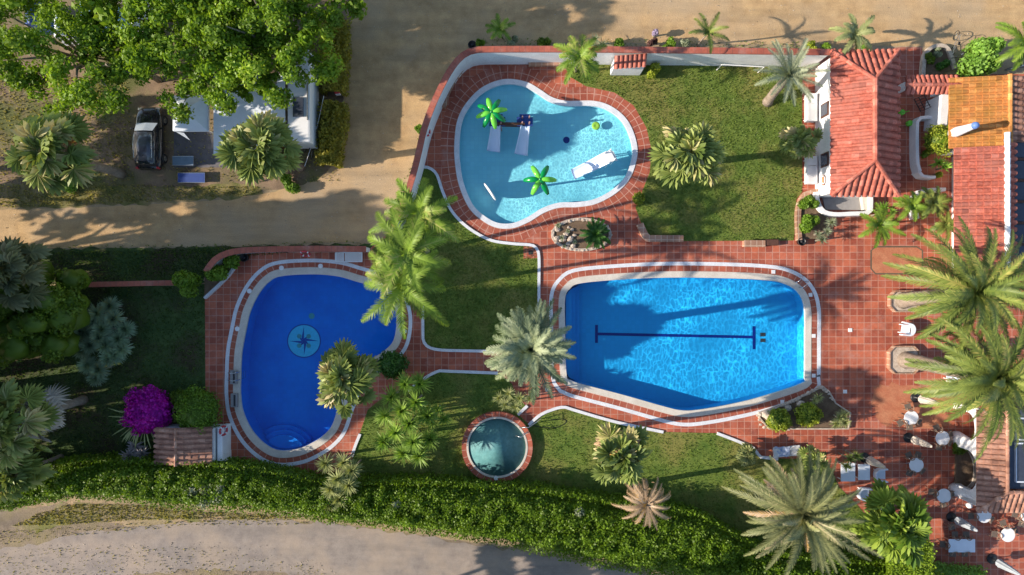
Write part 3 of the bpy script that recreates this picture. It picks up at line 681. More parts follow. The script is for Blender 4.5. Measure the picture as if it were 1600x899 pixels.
grass('dry tufts along the lane and in the sandy dirt below it', [(PL([(-60,868),(150,850),(330,856),(480,884),(560,910),(560,960),(-60,960)]), .6), (PL([(-60,832),(200,818),(400,809),(480,812),(480,820),(300,822),(100,838),(-60,860)]), .4)], 2200, GRASSY, .11, .01)
grass('small weeds along the edges of the sandy road', [(PL([(740,60),(1300,66),(1300,78),(735,78)]), .3), (PL([(60,384),(330,382),(560,376),(575,394),(320,398),(70,396)]), .4), (PL([(600,350),(645,250),(660,190),(672,190),(655,255),(612,356)]), .3)], 1500, GRASSM, .12, .01)
# scattered dry tufts and litter on the camp soil
grass('thin worn grass on the campsite soil', [(PL([(-50,120),(200,120),(210,285),(-50,285)]), .7), (PL([(255,100),(530,100),(530,285),(255,285)]), .3)], 6000, GRASSY, .13, .008)

# ================================================================== KERBS
def kerb(px, label, closed=False, w=.2, z=.12, sm=8):
    p = PL(px); q = resample(smooth(p, sm, closed) if sm > 1 else p, .3, closed); mb = MB()
    mb.ring(offset(q, -w / 2, closed), offset(q, w / 2, closed), 0, z, closed)
    return tag(mb.build('kerb', KERBW), label, 'kerb', 'white kerbs edging the lawns')
kerb([(655,262),(668,262),(682,272),(692,300),(706,330),(730,355),(765,375),(800,381),(828,383),(838,388),(842,402),(842,440),(842,487)], 'white kerb curving round the paddling pool paving down to the palm')
kerb([(661,476),(661,515),(662,533),(671,543),(690,547),(720,548),(772,549)], 'white kerb with a rounded corner above the narrow tiled path')
kerb([(638,610),(665,590),(685,580),(700,580),(778,583)], 'white kerb below the narrow tiled path')
kerb([(824,634),(809,648)], 'short white kerb left of the whirlpool path', sm=1)
kerb([(826,664),(843,649),(860,641),(880,636),(898,641),(961,659),(1036,675)], 'white kerb right of the whirlpool following the pool paving')
kerb([(1120,677),(1149,688),(1177,700),(1187,714),(1215,717)], 'white stepped kerb next to the blue and white lounger', sm=1)
kerb([(563,678),(556,695),(550,713)], 'short white kerb between yucca clump and blue pool paving', sm=4)

# ================================================================== POOLS
def pool(name, label, outline, depth, bmat, cope=.46, wmat=None, wlabel='', zc=.05, copemat=COPE, wz=-.1, ring=(.86, 1.12), band=True):
    c = np.mean(outline, 0); t = thing(name, label, 'pool', (c[0], c[1], 0))
    mb = MB(); n = len(outline); b = 0
    mb.v = [(p[0], p[1], -.02) for p in offset(outline, .02)] + [(p[0], p[1], -depth) for p in outline]
    for i in range(n): mb.f.append((i, n + i, n + (i + 1) % n, (i + 1) % n)[::-1] if False else (i, (i + 1) % n, n + (i + 1) % n, n + i)); mb.mi.append(0)
    for q in tessellate_polygon([[Vector((p[0], p[1], 0)) for p in outline]]): mb.f.append(tuple(n + k for k in q)); mb.mi.append(0)
    mb.build('basin', bmat, t)
    m = MB(); m.ring(outline, offset(outline, cope), -.15, zc); m.build('coping', copemat, t)
    if band:
        m = MB(); m.ring(offset(outline, cope + .004), offset(outline, ring[0] - .004), 0, .022); m.build('tile_band', TILEB, t)
    if ring:
        m = MB(); m.ring(offset(outline, ring[0]), offset(outline, ring[1]), 0, .034); m.build('white_border', KERBW, t)
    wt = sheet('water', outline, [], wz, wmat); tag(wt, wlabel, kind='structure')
    return t
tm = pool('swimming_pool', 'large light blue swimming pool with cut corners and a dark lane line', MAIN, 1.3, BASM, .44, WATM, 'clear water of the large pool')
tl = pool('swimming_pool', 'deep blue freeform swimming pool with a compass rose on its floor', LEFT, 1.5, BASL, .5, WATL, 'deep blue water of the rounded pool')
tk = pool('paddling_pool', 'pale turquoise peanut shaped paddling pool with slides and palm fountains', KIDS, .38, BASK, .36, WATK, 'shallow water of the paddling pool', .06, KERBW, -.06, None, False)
m = MB(); m.ring(offset(KIDS_O, .004), offset(KIDS_O, .98), 0, .02); m.build('tile_band', TILEB, tk)
# steps and lane line of the large pool
x0, y0 = P(883, 455, -.3)
def in_basin(name, polypx, z0, z1, mat, parent, h=None):
    mb = MB(); mb.prism(PL(polypx, z1 if h is None else h), z0, z1); return mb.build(name, mat, parent)
STEPM = basin_mat('pool_step_tiles', (0.01, 0.26, 0.60), (0.015, 0.30, 0.68))
in_basin('step', [(884,462),(889,455),(893,452),(893,592),(889,590),(884,580)], -1.29, -.35, STEPM, tm)
in_basin('step', [(893,452),(899,449),(899,595),(893,592)], -1.29, -.65, STEPM, tm)
in_basin('step', [(899,449),(905,446),(905,597),(899,595)], -1.29, -.95, STEPM, tm)
mb = MB()
def bar(mb, a, b, w, z):
    a = V(*a, z); b = V(*b, z); d = (b - a).normalized(); s = Vector((-d.y, d.x, 0)) * w / 2
    mb.prism([(a - s)[:2], (b - s)[:2], (b + s)[:2], (a + s)[:2]], z - .005, z + .006)
bar(mb, (932,522), (1178,527), .20, -1.29); bar(mb, (932,508), (932,536), .2, -1.283); bar(mb, (1178,510), (1178,546), .2, -1.283)
mb.build('lane_line', NAVY, tm)
mb = MB()
for y_ in (523, 532): bar(mb, (1188, y_), (1196, y_), .26, -1.29)
mb.build('floor_drain', DARK, tm)
# compass rose
cx, cy = P(475, 533, -1.5); rr = 25.5 / S
mb = MB(); mb.lathe([(rr, 0), (rr, .012)], (cx, cy, -1.5), 48); mb.build('compass_disc', MOSL, tl)
mb = MB(); a_ = [(cx + rr * math.cos(a), cy + rr * math.sin(a)) for a in np.linspace(0, 6.2832, 48, endpoint=False)]; mb.ring(a_, offset(a_, .08), -1.5, -1.486)
for k in range(8):
    a = R(90 + 45 * k); L = rr * (.93 if k % 2 == 0 else .6); wd = .17 if k % 2 == 0 else .13
    tip = (cx + L * math.cos(a), cy + L * math.sin(a)); q = (cx + wd * 1.5 * math.cos(a + .75), cy + wd * 1.5 * math.sin(a + .75))
    mb.prism([(cx, cy), tip, q] if True else 0, -1.49, -1.479 - .0004 * k)
mb.build('compass_star', plain('soft_blue_mosaic', (0.0, 0.05, 0.30), .5), tl)
for k in range(4):
    a = R(45 + 90 * k); p_ = (cx + rr * .42 * math.cos(a), cy + rr * .42 * math.sin(a)); mb = MB(); mb.lathe([(.17, 0), (.17, .02)], (p_[0], p_[1], -1.492), 10); mb.build('compass_petal', MOSG, tl)
mb = MB(); c2 = P(487, 494, -1.5); mb.lathe([(.22, 0), (.22, .012)], (c2[0], c2[1], -1.5), 14); mb.build('floor_drain', MOSG, tl)
# rounded steps at the bottom of the left pool
for k, (rad, z) in enumerate(((2.35, -1.15), (1.95, -.8), (1.55, -.45))):
    c_ = P(443, 712, z); pts = [(c_[0] + rad * math.cos(a), c_[1] + rad * .95 * math.sin(a)) for a in np.linspace(0, math.pi, 28)]
    pts = [p for p in pts if inside(offset(LEFT, -.03), np.array([p]))[0]]
    low = [p for p in offset(LEFT, -.03) if (p[0] - c_[0]) ** 2 + ((p[1] - c_[1]) / .95) ** 2 < rad * rad]
    low = sorted(low, key=lambda p: p[0])
    pts = sorted(pts, key=lambda p: -p[0]); mb = MB(); mb.prism(ccw(low + pts), -1.49 + k * .001, z); mb.build('step', BASL, tl)
# drain of the paddling pool
mb = MB(); c2 = P(885, 219, -.37); mb.lathe([(.24, 0), (.24, .012)], (c2[0], c2[1], -.38), 12); mb.build('floor_drain', NAVY, tk)

# whirlpool
ts = thing('whirlpool', 'round whirlpool with a brick rim and foaming water', 'whirlpool', (SPA_C[0], SPA_C[1], 0))
mb = MB(); mb.lathe([(2.02, .4), (1.98, .36), (1.95, .0), (1.7, -.05), (1.65, -.5), (0, -.5)], (SPA_C[0], SPA_C[1], 0), 48); mb.build('basin', BASS, ts, True)
mb = MB(); a_ = [(SPA_C[0] + 2.02 * math.cos(a), SPA_C[1] + 2.02 * math.sin(a)) for a in np.linspace(0, 6.2832, 48, endpoint=False)]
mb.ring(a_, offset(a_, .13), .0, .47); mb.build('inner_rim', COPE, ts)
mb = MB(); mb.ring(offset(a_, .134), offset(a_, .48), 0, .45); mb.build('brick_rim', TILEB, ts)
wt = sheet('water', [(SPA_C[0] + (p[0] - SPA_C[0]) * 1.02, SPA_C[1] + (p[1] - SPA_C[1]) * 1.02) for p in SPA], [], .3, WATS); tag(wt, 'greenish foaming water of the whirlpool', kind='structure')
FOAMM = NT('foam'); v_ = FOAMM.coord()
fo_ = FOAMM.n('ShaderNodeTexNoise', _Vector=v_, _Scale=2.2, _Detail=6.0, _Roughness=.7, _Distortion=1.2).outputs['Fac']
FOAM = FOAMM.out(FOAMM.n('ShaderNodeMixShader', _0=FOAMM.ramp(fo_, [(.46, (0, 0, 0)), (.68, (.75, .75, .75))]), _1=FOAMM.n('ShaderNodeBsdfTransparent').outputs[0], _2=FOAMM.principled((.75, .82, .82), .8)).outputs[0])
foam = MB()
for k in range(26):
    a = k * .2417 * 1.0 + rnd.uniform(-.06, .06); r0, r1 = rnd.uniform(.25, .7), rnd.uniform(1.2, 1.9); w_ = rnd.uniform(.02, .06)
    p0 = (SPA_C[0] + r0 * math.cos(a), SPA_C[1] + r0 * math.sin(a)); p1 = (SPA_C[0] + r1 * math.cos(a), SPA_C[1] + r1 * math.sin(a)); s_ = (-math.sin(a) * w_, math.cos(a) * w_)
    foam.add([(p0[0], p0[1], .306 + k * .0006), (p1[0] + s_[0], p1[1] + s_[1], .306 + k * .0006), (p1[0] - s_[0], p1[1] - s_[1], .306 + k * .0006)], [(0, 1, 2)])
b_ = len(foam.v); foam.add([(p[0], p[1], .325) for p in [(SPA_C[0] + (q[0] - SPA_C[0]) * .99, SPA_C[1] + (q[1] - SPA_C[1]) * .99) for q in SPA]], [tuple(range(48))])
tag(foam.build('foam', FOAM), 'white foam streaks on the whirlpool water', 'foam', kind='stuff')
for k, (a, b) in enumerate((((812,668),(845,655)), ((806,681),(826,673)))):
    p0 = V(*a, .0); p1 = V(*b, .0); mb = MB()
    mb.tube([V(*a, 0) + Vector((0, 0, .3)), V(*a, .9), V(*a, 0).lerp(V(*b, 0), .4) + Vector((0, 0, 1.2)), V(*b, .8), V(*b, 0)], .03, 8)
    mb.build('handrail', METAL, ts, True)
m = MB(); c_ = P(775, 747, .45); m.lathe([(.16, 0), (.16, .05), (.0, .06)], (c_[0], c_[1], .45), 12); m.build('skimmer_cap', PLAS, ts)

# skimmer lids
def lid(px, py, sq, label):
    mb = MB(); c = P(px, py)
    if sq: mb.box((c[0], c[1], .035), (.26, .26, .05))
    else: mb.lathe([(.17, 0), (.17, .05), (.14, .062), (0, .062)], (c[0], c[1], 0), 16)
    tag(mb.build('skimmer_lid', PLAS), label, 'skimmer lid', 'white skimmer lids round the pools')
for a in ((1208,425,1,'square white lid above the top right corner of the large pool'),(1266,461,1,'square white lid at the upper right end of the large pool'),(1271,525,1,'square white lid halfway along the right end of the large pool'),(1271,587,1,'square white lid low on the right end of the large pool'),(1222,628,1,'square white lid between the large pool and the rock planter'),(1328,516,1,'square white lid on the open terrace near the palm planters'),(1320,612,1,'square pale lid on the terrace right of the rock planter'),(855,609,1,'small square lid on the paving below the silver palm'),
          (440,419,0,'round white lid at the upper left curve of the blue pool'),(501,416,0,'round white lid at the top of the blue pool'),(390,455,0,'round white lid on the left shoulder of the blue pool'),(371,514,0,'round white lid halfway down the left side of the blue pool'),(632,518,0,'round white lid at the right side of the blue pool')): lid(*a)

# pool ladders
def ladder(px, py, rz, label):
    t = thing('pool_ladder', label, 'ladder', (*P(px, py), 0), 'pool ladders'); c = Vector((*P(px, py), 0)); M = Matrix.Rotation(rz, 3, 'Z')
    for s in (-.27, .27):
        mb = MB(); mb.tube([c + M @ Vector(p) for p in ((-.45, s, .03), (-.45, s, .6), (-.3, s, .8), (0, s, .8), (.15, s, .6), (.15, s, -1.0))], .025, 8); mb.build('rail', METAL, t, True)
    for z in (-.2, -.5, -.8): mb = MB(); mb.box(c + M @ Vector((.15, 0, z)), (.1, .5, .03), rz); mb.build('rung', METAL, t)
ladder(372, 587, 0, 'steel ladder on the left edge of the blue pool')
ladder(1246, 443, R(-135), 'steel ladder at the upper right corner of the large pool')
def seatbox(px, py, label):
    t = thing('starting_step', label, 'pool step', (*P(px, py), 0)); c = P(px, py)
    mb = MB(); mb.box((c[0], c[1], .17), (.46, .95, .22)); mb.build('step_block', GREY, t)
    mb = MB(); mb.box((c[0] + .05, c[1], .29), (.12, .8, .03)); mb.build('grip_strip', DARK, t)
seatbox(367, 589, 'upper grey step block on the left coping of the blue pool'); seatbox(368, 625, 'lower grey step block on the left coping of the blue pool')

# ================================================================== PADDLING POOL TOYS
def flower_palm(px, py, h, n, L, label, base, az0=.3):
    top = Vector(rb(px, py, h)); t = thing('palm_fountain', label, 'water toy', (top.x, top.y, -.38), 'green palm fountains in the paddling pool')
    mb = MB(); mb.tube([(top.x, top.y, -.38), (top.x, top.y, h * .5), (top.x, top.y, h)], [.09, .07, .06], 10); mb.build('pole', WHITE, t, True)
    for k in range(n):
        a = az0 + 2 * math.pi * k / n; M = Matrix.Rotation(a, 3, 'Z'); mb = MB()
        seg = 9; P_ = []
        for i in range(seg):
            q = i / (seg - 1); w_ = .165 * L / 1.1 * (math.sin(math.pi * min(1, q * .86 + .07)) ** .7) + .03; z = .10 + .28 * q - .62 * q * q
            P_.append([(q * L, w_ * math.cos(b), z + .14 * math.sin(b) * (math.sin(math.pi * min(1, q * .86 + .07)))) for b in np.linspace(0, 2 * math.pi, 10, endpoint=False)])
        vs = [top + M @ Vector(p) for r_ in P_ for p in r_]; fs = []
        for i in range(seg - 1):
            for j in range(10): fs.append((i * 10 + j, i * 10 + (j + 1) % 10, (i + 1) * 10 + (j + 1) % 10, (i + 1) * 10 + j))
        fs += [tuple(range(10))[::-1], tuple((seg - 1) * 10 + j for j in range(10))]
        mb.add(vs, fs); mb.build('leaf', GRN1 if k % 2 == 0 else GRN2, t, True)
    mb = MB(); mb.lathe([(.12, -.05), (.14, .1), (.08, .2), (0, .23)], top, 12); mb.build('hub', GRN2, t, True)
flower_palm(768, 176, 2.7, 8, 1.08, 'eight leaved green palm fountain beside the double slide', None, .25)
flower_palm(844, 281, 2.7, 6, 1.12, 'six leaved green palm fountain in the middle of the paddling pool', None, 0.0)

def chute(mb, a, b, w0, w1, sag=.12):
    """a trough from a (high) to b (low)"""
    a = Vector(a); b = Vector(b); d = (b - a); s = Vector((-d.y, d.x, 0)).normalized(); n = 14; rows = []
    for i in range(n):
        q = i / (n - 1); p = a.lerp(b, q); p.z = a.z + (b.z - a.z) * (1 - (1 - q) ** 1.35); w_ = w0 + (w1 - w0) * q
        rows.append([p + s * w_ * k / 2 + Vector((0, 0, z)) for k, z in ((-1.0, .16), (-.86, .17), (-.7, 0), (-.3, -.07), (.3, -.07), (.7, 0), (.86, .17), (1.0, .16), (1.0, -.05), (.3, -.13), (-.3, -.13), (-1.0, -.05))])
    m = 12; fs = []
    for i in range(n - 1):
        for j in range(m): fs.append((i * m + j, (i + 1) * m + j, (i + 1) * m + (j + 1) % m, i * m + (j + 1) % m))
    fs += [tuple(range(m))[::-1], tuple((n - 1) * m + j for j in range(m))]
    mb.add([v for r_ in rows for v in r_], fs)
t = thing('double_slide', 'double slide with two pale chutes, dark rails and a blue deck', 'slide', (*P(800, 200), -.38))
for (a, b, w0, w1) in (((775,193,1.6), (771,237,.0), .62, .95), ((821,197,1.6), (814,242,.0), .62, .95)):
    mb = MB(); chute(mb, V(*a), V(*b), w0, w1); mb.build('chute', SLIDE, t, True)
for (x_, y_) in ((777, 190), (820, 190)):
    mb = MB(); c = P(x_, y_, 1.6); mb.box((c[0], c[1], 1.54), (1.1, .62, .1)); mb.build('deck', BLUEC, t)
mb = MB(); a = V(777, 192, 1.9); b = V(820, 193, 1.9)
for z in (1.0, 1.45, 1.9): mb.tube([(a.x, a.y, z), (b.x, b.y, z)], .05, 8)
mb.box(((a.x + b.x) / 2, (a.y + b.y) / 2, 1.6), (b.x - a.x, .16, .35))
mb.build('crossbar', WOOD, t)
for x_ in (772, 783, 816, 827):
    for y_ in (185, 194):
        mb = MB(); c = P(x_, y_, 1.6); mb.tube([(c[0], c[1], -.38), (c[0], c[1], 2.15)], .05, 8); mb.build('post', plain('post_pink', (.5, .3, .26)) if 'post_pink' not in MATS else MATS['post_pink'], t)
for x_ in (777, 820):
    mb = MB()
    for k in range(5): c = P(x_, 184, 1.6); mb.box((c[0], c[1] + .12 * k + .1, 1.35 - .34 * k), (.7, .16, .05))
    mb.build('stairs', BLUEC, t)
t = thing('single_slide', 'single white slide with steps on the right of the paddling pool', 'slide', (*P(920, 262), -.38))
mb = MB(); chute(mb, V(948, 247, 1.5), V(895, 273, .05), .85, .75); mb.build('chute', SLIDE, t, True)
mb = MB(); a = V(950, 246, 1.5); M = Matrix.Rotation(R(26), 3, 'Z'); mb.box(a + M @ Vector((.12, 0, -.03)), (.5, .8, .08), R(26))
for k in range(4): mb.box(a + M @ Vector((.42 + .1 * k, 0, -.3 - .33 * k)), (.16, .7, .05), R(26))
mb.build('stairs', PLAS, t)
for sx, sy in ((.3, .35), (.3, -.35), (-.1, .35), (-.1, -.35)):
    mb = MB(); p = a + M @ Vector((sx, sy, 0)); mb.tube([(p.x, p.y, -.38), (p.x, p.y, 2.1)], .035, 8); mb.build('post', PLAS, t)
# upright white shell shaped spray panel
t = thing('spray_panel', 'upright thin white oval spray panel throwing a round shadow', 'water toy', (*P(766, 300), -.38))
a = V(757, 287, .9); b = V(774, 311, .9); c = (a + b) / 2; d = (b - a).normalized(); nrm = Vector((-d.y, d.x, 0)); mb = MB(); n = 28
for sgn in (-1, 1):
    for k in range(n):
        an = 2 * math.pi * k / n; mb.v.append(tuple(Vector((c.x, c.y, .62)) + d * .66 * math.cos(an) + Vector((0, 0, .78 * math.sin(an))) + nrm * .05 * sgn))
for k in range(n): l = (k + 1) % n; mb.f.append((k, l, n + l, n + k)); mb.mi.append(0)
mb.f += [tuple(range(n))[::-1], tuple(range(n, 2 * n))]; mb.mi += [0, 0]
mb.build('panel', WHITE, t); mb = MB(); mb.tube([(c.x, c.y, -.38), (c.x, c.y, .2)], .06, 8); mb.build('post', METAL, t)
mb = MB(); mb.tube([Vector((c.x, c.y, .62)) + d * .68 * math.cos(x) + Vector((0, 0, .8 * math.sin(x))) for x in np.linspace(0, 2 * math.pi, 28, endpoint=False)], .04, 6, closed=True); mb.build('rim', PLAS, t)
m = MB(); c = P(931, 197, 0); m.lathe([(0, -.06), (.26, -.05), (.3, .04), (.24, .1), (.12, .08), (0, .05)], (c[0], c[1], 0), 20)
tag(m.build('float', LIME, None, True), 'small lime green float drifting in the paddling pool', 'float')

# ================================================================== WALLS
def wall(px, h, label, name='garden_wall', thick=.28, cap=.42, closed=False, parts=True, sm=1, capped=True, h2=None, group='white walls with tiled caps'):
    p = PL(px, h); q = resample(smooth(p, sm, False) if sm > 1 else p, .5, False); c = np.mean(q, 0)
    t = thing(name, label, 'wall', (q[0][0], q[0][1], 0), group)
    mb = MB(); mb.ring(offset(q, -thick / 2, False), offset(q, thick / 2, False), 0, h, False); mb.build('wall', WHITE, t)
    if capped: mb = MB(); mb.ring(offset(q, -cap / 2, False), offset(q, cap / 2, False), h - .02, h + .07, False); mb.build('cap', CAPR, t)
    return t
wall([(614,354),(632,315),(645,275),(654,240),(662,205),(674,170),(689,137),(705,108),(722,88),(742,79),(780,77.5),(900,77.5),(1100,79.5),(1296,82)], 2.6, 'long tall white wall with red tile cap round the paddling pool and lawn', sm=4)
wall([(322,425),(335,407),(350,398),(368,393),(400,390.5),(480,389),(572,389.5)], 1.3, 'curved white wall with red cap above the deep blue pool', sm=4)
wall([(88,446),(180,444),(272,442)], 1.0, 'low straight wall with pink red cap across the shaded garden', cap=.36)
# small tiled niche on the long wall
t = thing('wall_niche', 'small red tiled canopy with white base on the inside of the long wall', 'canopy', (*P(985, 95, 2.2), 0))
def barrels(parent, A, B, up, L0, top, mat, pitch=.42, rad=.15, course=.42, name='roof_tiles', base=True, s0=0, basemat=None, drop=.0):
    """barrel tiles on a slope: eave from A to B, up = unit vector up the slope, top(s) = slope length at distance s"""
    A = Vector(A); B = Vector(B); u = (B - A).normalized(); Ln = (B - A).length; n = max(1, int(round(Ln / pitch))); pt = Ln / n; up = Vector(up).normalized()
    nr = u.cross(up).normalized(); nr = -nr if nr.z < 0 else nr; mb = MB(); K = 6
    for i in range(n):
        s = (i + .5) * pt; T = top(s)
        if T < .15: continue
        o = A + u * s; m = max(1, int(round(T / course))); cl = T / m
        for j in range(m):
            rows = []
            for q, rr in ((j * cl - .04, rad * 1.08), ((j + 1) * cl, rad * .9)):
                rows.append([o + up * q + u * math.cos(math.pi * k / K) * rr + nr * (math.sin(math.pi * k / K) * rr * .85 + .015 + (.025 if rr > rad else 0)) for k in range(K + 1)])
            fs = [(k, k + 1, K + 2 + k, K + 1 + k) for k in range(K)] + [tuple(range(K + 1))]
            mb.add(rows[0] + rows[1], fs)
    o1 = mb.build(name, mat, parent)
    if base:
        m2 = MB(); ss = [0] + [Ln * k / 24 for k in range(1, 24)] + [Ln]
        lo = [A + u * s for s in ss]; hi = [A + u * s + up * max(top(s), .001) for s in ss]; k = len(ss)
        m2.add([p for p in lo] + [p for p in hi] + [p - nr * .1 for p in lo] + [p - nr * .1 for p in hi],
               [(i, i + 1, k + i + 1, k + i) for i in range(k - 1)] + [(2 * k + i + 1, 2 * k + i, 3 * k + i, 3 * k + i + 1) for i in range(k - 1)] + [(i + 1, i, 2 * k + i, 2 * k + i + 1) for i in range(k - 1)])
        m2.build('roof_slope', basemat or mat, parent)
    return o1
def ridge(parent, pts, mat, rad=.16, name='ridge_tiles'):
    mb = MB(); pts = [Vector(p) for p in pts]
    for a, b in zip(pts[:-1], pts[1:]):
        d = b - a; n = max(1, int(round(d.length / .42)))
        for i in range(n):
            p = a + d * (i / n) - d.normalized() * .02; q = a + d * ((i + 1) / n); mb.tube([p, q], [rad * 1.1, rad * .9], 8)
    return mb.build(name, mat, parent)
def pitched(parent, A, B, rise_vec, sD, sC, mat, **kw):
    """trapezoid slope: top edge runs from sD to sC along the eave"""
    A = Vector(A); B = Vector(B); Ln = (B - A).length; L = Vector(rise_vec).length
    def top(s):
        if s < sD: return L * s / sD
        if s > sC: return L * (Ln - s) / max(Ln - sC, 1e-6)
        return L
    return barrels(parent, A, B, rise_vec, 0, top, mat, **kw)
a = V(961, 92, 2.25); b = V(1009, 92, 2.25)
mb = MB(); mb.box(((a.x + b.x) / 2, a.y - .15, 1.1), (b.x - a.x, .55, 2.05)); mb.build('base', WHITE, t)
pitched(t, (a.x - .05, a.y - .62, 2.12), (b.x + .05, b.y - .46, 2.12), (0, .75, .32), 0, 99, ROOF, pitch=.3, rad=.12)

# ================================================================== POOL HOUSE
EH, RH = 2.8, 3.95
NW = V(1298, 80, EH); NE = V(1403, 80, EH); SE = V(1403, 306, EH); SW = V(1298, 306, EH); RN = V(1357, 125, RH); RS = V(1357, 251, RH)
xr = (NW.x + NE.x) / 2; RN.x = RS.x = xr + .05
t = thing('pool_house', 'white pool house with a long hipped roof of red barrel tiles', 'building', ((NW.x + NE.x) / 2, (NW.y + SW.y) / 2, 0))
mb = MB(); mb.box(((NW.x + NE.x) / 2, (NW.y + SW.y) / 2, EH / 2 - .02), (NE.x - NW.x - .5, NW.y - SW.y - .5, EH - .04)); mb.build('wall', WHITE, t)
hw = xr + .05 - NW.x
def up_to(p, A, B):   # vector from the eave line AB straight up to p
    A = Vector(A); u = (Vector(B) - A).normalized(); return Vector(p) - (A + u * (Vector(p) - A).dot(u))
pitched(t, NW, SW, up_to(RN, NW, SW), NW.y - RN.y, NW.y - RS.y, ROOF, pitch=.46, rad=.16)
pitched(t, SE, NE, up_to(RN, SE, NE), RS.y - SE.y, RN.y - SE.y, ROOF, pitch=.46, rad=.16)
pitched(t, NE, NW, up_to(RN, NE, NW), NE.x - RN.x, NE.x - RN.x + .001, ROOF, pitch=.42, rad=.15)
pitched(t, SW, SE, up_to(RS, SW, SE), RS.x - SW.x, RS.x - SW.x + .001, ROOF, pitch=.42, rad=.15)
off = Vector((0, 0, .1))
ridge(t, [RN + off, RS + off], ROOF, .17); 
for a, b in ((NW, RN), (NE, RN), (SW, RS), (SE, RS)): ridge(t, [a + off * .6, b + off], ROOF, .14, 'hip_tiles')
for (y_, h_) in ((172, 1.0), (250, 1.0)):
    f = MB(); x_ = NW.x + .25; yy = P(1290, y_, 1.5)[1]; f.box((x_ - .03, yy, 1.5), (.08, .95, 1.1)); w_ = f.build('window', WOOD, t)
    f = MB(); f.box((x_ - .08, yy, 1.5), (.03, .75, .9)); f.build('pane', GLASSP, w_)
# lifebuoys
def torus(mb, c, R_, r_, M=None, seg=24, sec=10, mi=0, alt=None):
    pts = []
    for k in range(seg):
        a = 2 * math.pi * k / seg; v = Vector((R_ * math.cos(a), R_ * math.sin(a), 0)); pts.append((M @ v if M else v) + Vector(c))
    mb.tube(pts, r_, sec, closed=True)
def buoy(c, M, label, mat=ORNG):
    t = thing('lifebuoy', label, 'lifebuoy', c, 'lifebuoys hanging on walls'); mb = MB(); torus(mb, c, .3, .07, M); mb.build('ring', mat, t, True)
    for k in range(4):
        a = math.pi / 4 + math.pi / 2 * k; d = M @ Vector((math.cos(a), math.sin(a), 0)); mb = MB(); tt = M @ Vector((-math.sin(a), math.cos(a), 0))
        mb.tube([Vector(c) + d * .3 - tt * .05, Vector(c) + d * .3 + tt * .05], .078, 10); mb.build('band', PLAS, t, True)
MY = Matrix.Rotation(R(90), 3, 'Y'); MX = Matrix.Rotation(R(90), 3, 'X')
buoy(Vector((NW.x + .14, P(1284, 282, 1.4)[1], 1.4)), Matrix.Rotation(R(65), 3, 'Y'), 'orange lifebuoy on the white side wall of the pool house')
# white low porch in front of the pool house
t = thing('porch', 'white rounded low porch wall with a grey floor below the pool house', 'porch', (*P(1320, 325), 0))
q = resample(smooth(PL([(1276,300),(1279,318),(1288,331),(1305,335),(1330,334),(1358,332),(1361,320),(1361,308)], .7), 6, False), .3, False)
mb = MB(); mb.ring(offset(q, -.14, False), offset(q, .14, False), 0, .7, False); mb.build('parapet', WHITE, t)
mb = MB(); mb.prism(PL([(1284,308),(1354,308),(1354,329),(1288,328)]), .02, .12); mb.build('floor', GREY, t)
mb = MB(); mb.prism(PL([(1347,308),(1360,308),(1360,328),(1350,328)], .5), .1, .5); mb.build('seat_block', COPE, t)
# stacked loungers against the pool house
def make_lounger():
    t = thing('sun_lounger', '', 'lounger'); mb = MB()
    for sx in (-.32, .32): mb.box((sx, 0, .3), (.06, 1.9, .08))
    for sy in (-.92, .92): mb.box((0, sy, .3), (.66, .06, .08))
    mb.build('frame', PLAS, t)
    mb = MB()
    for k in range(16): mb.box((0, -.88 + k * .075, .345), (.6, .055, .02))
    mb.build('seat', PLAS, t)
    mb = MB(); M = Matrix.Rotation(R(8), 3, 'X')
    for k in range(8): v = M @ Vector((0, .04 + k * .08, 0)); mb.box((0, .32 + v.y, .36 + v.z), (.6, .06, .02), M=M)
    mb.build('backrest', PLAS, t)
    for sx in (-.28, .28):
        for sy in (-.75, .75): mb = MB(); mb.box((sx, sy, .14), (.06, .06, .28)); mb.build('leg', PLAS, t)
    return t
LG = 'white plastic sun loungers'
lp = make_lounger()
place(lp, True, (*P(545, 402, .35), .02), R(90), 'white slatted sun lounger by the wall above the deep blue pool', LG)
k = 0
for (cx_, cy_, nm) in ((1262, 170, 'upper'), (1262, 267, 'lower')):
    words = ['bottom', 'second', 'third', 'topmost']
    for j in range(4):
        place(lp, False, (*P(cx_ + 4, cy_, .4), .0 + .13 * j), R(0), f'{words[j]} white lounger of the {nm} stack against the pool house wall', LG)
m_ = place(lp, False, (*P(1230, 706, .4), .02), R(96), 'white lounger with blue towel shade on the terrace corner', LG)
t = thing('towel', 'rumpled blue and white towel spread over a lounger', 'towel', (*P(1222, 706, .45), .4)); c = P(1222, 706, .45); mb = MB()
nx, ny = 14, 8; vs = []
for i in range(nx + 1):
    for j in range(ny + 1): vs.append((c[0] - .55 + 1.1 * i / nx, c[1] - .33 + .66 * j / ny + .04 * math.sin(i), .43 + .02 * math.sin(i * 1.3 + j) + .02 * math.cos(j * 1.7)))
mb.add(vs, [(i * (ny + 1) + j, (i + 1) * (ny + 1) + j, (i + 1) * (ny + 1) + j + 1, i * (ny + 1) + j + 1) for i in range(nx) for j in range(ny)])
mb.build('cloth', mottled('towel_cloth', (.08, .18, .5), (.7, .75, .8), 3.5, .9, .1, 20), t, True)

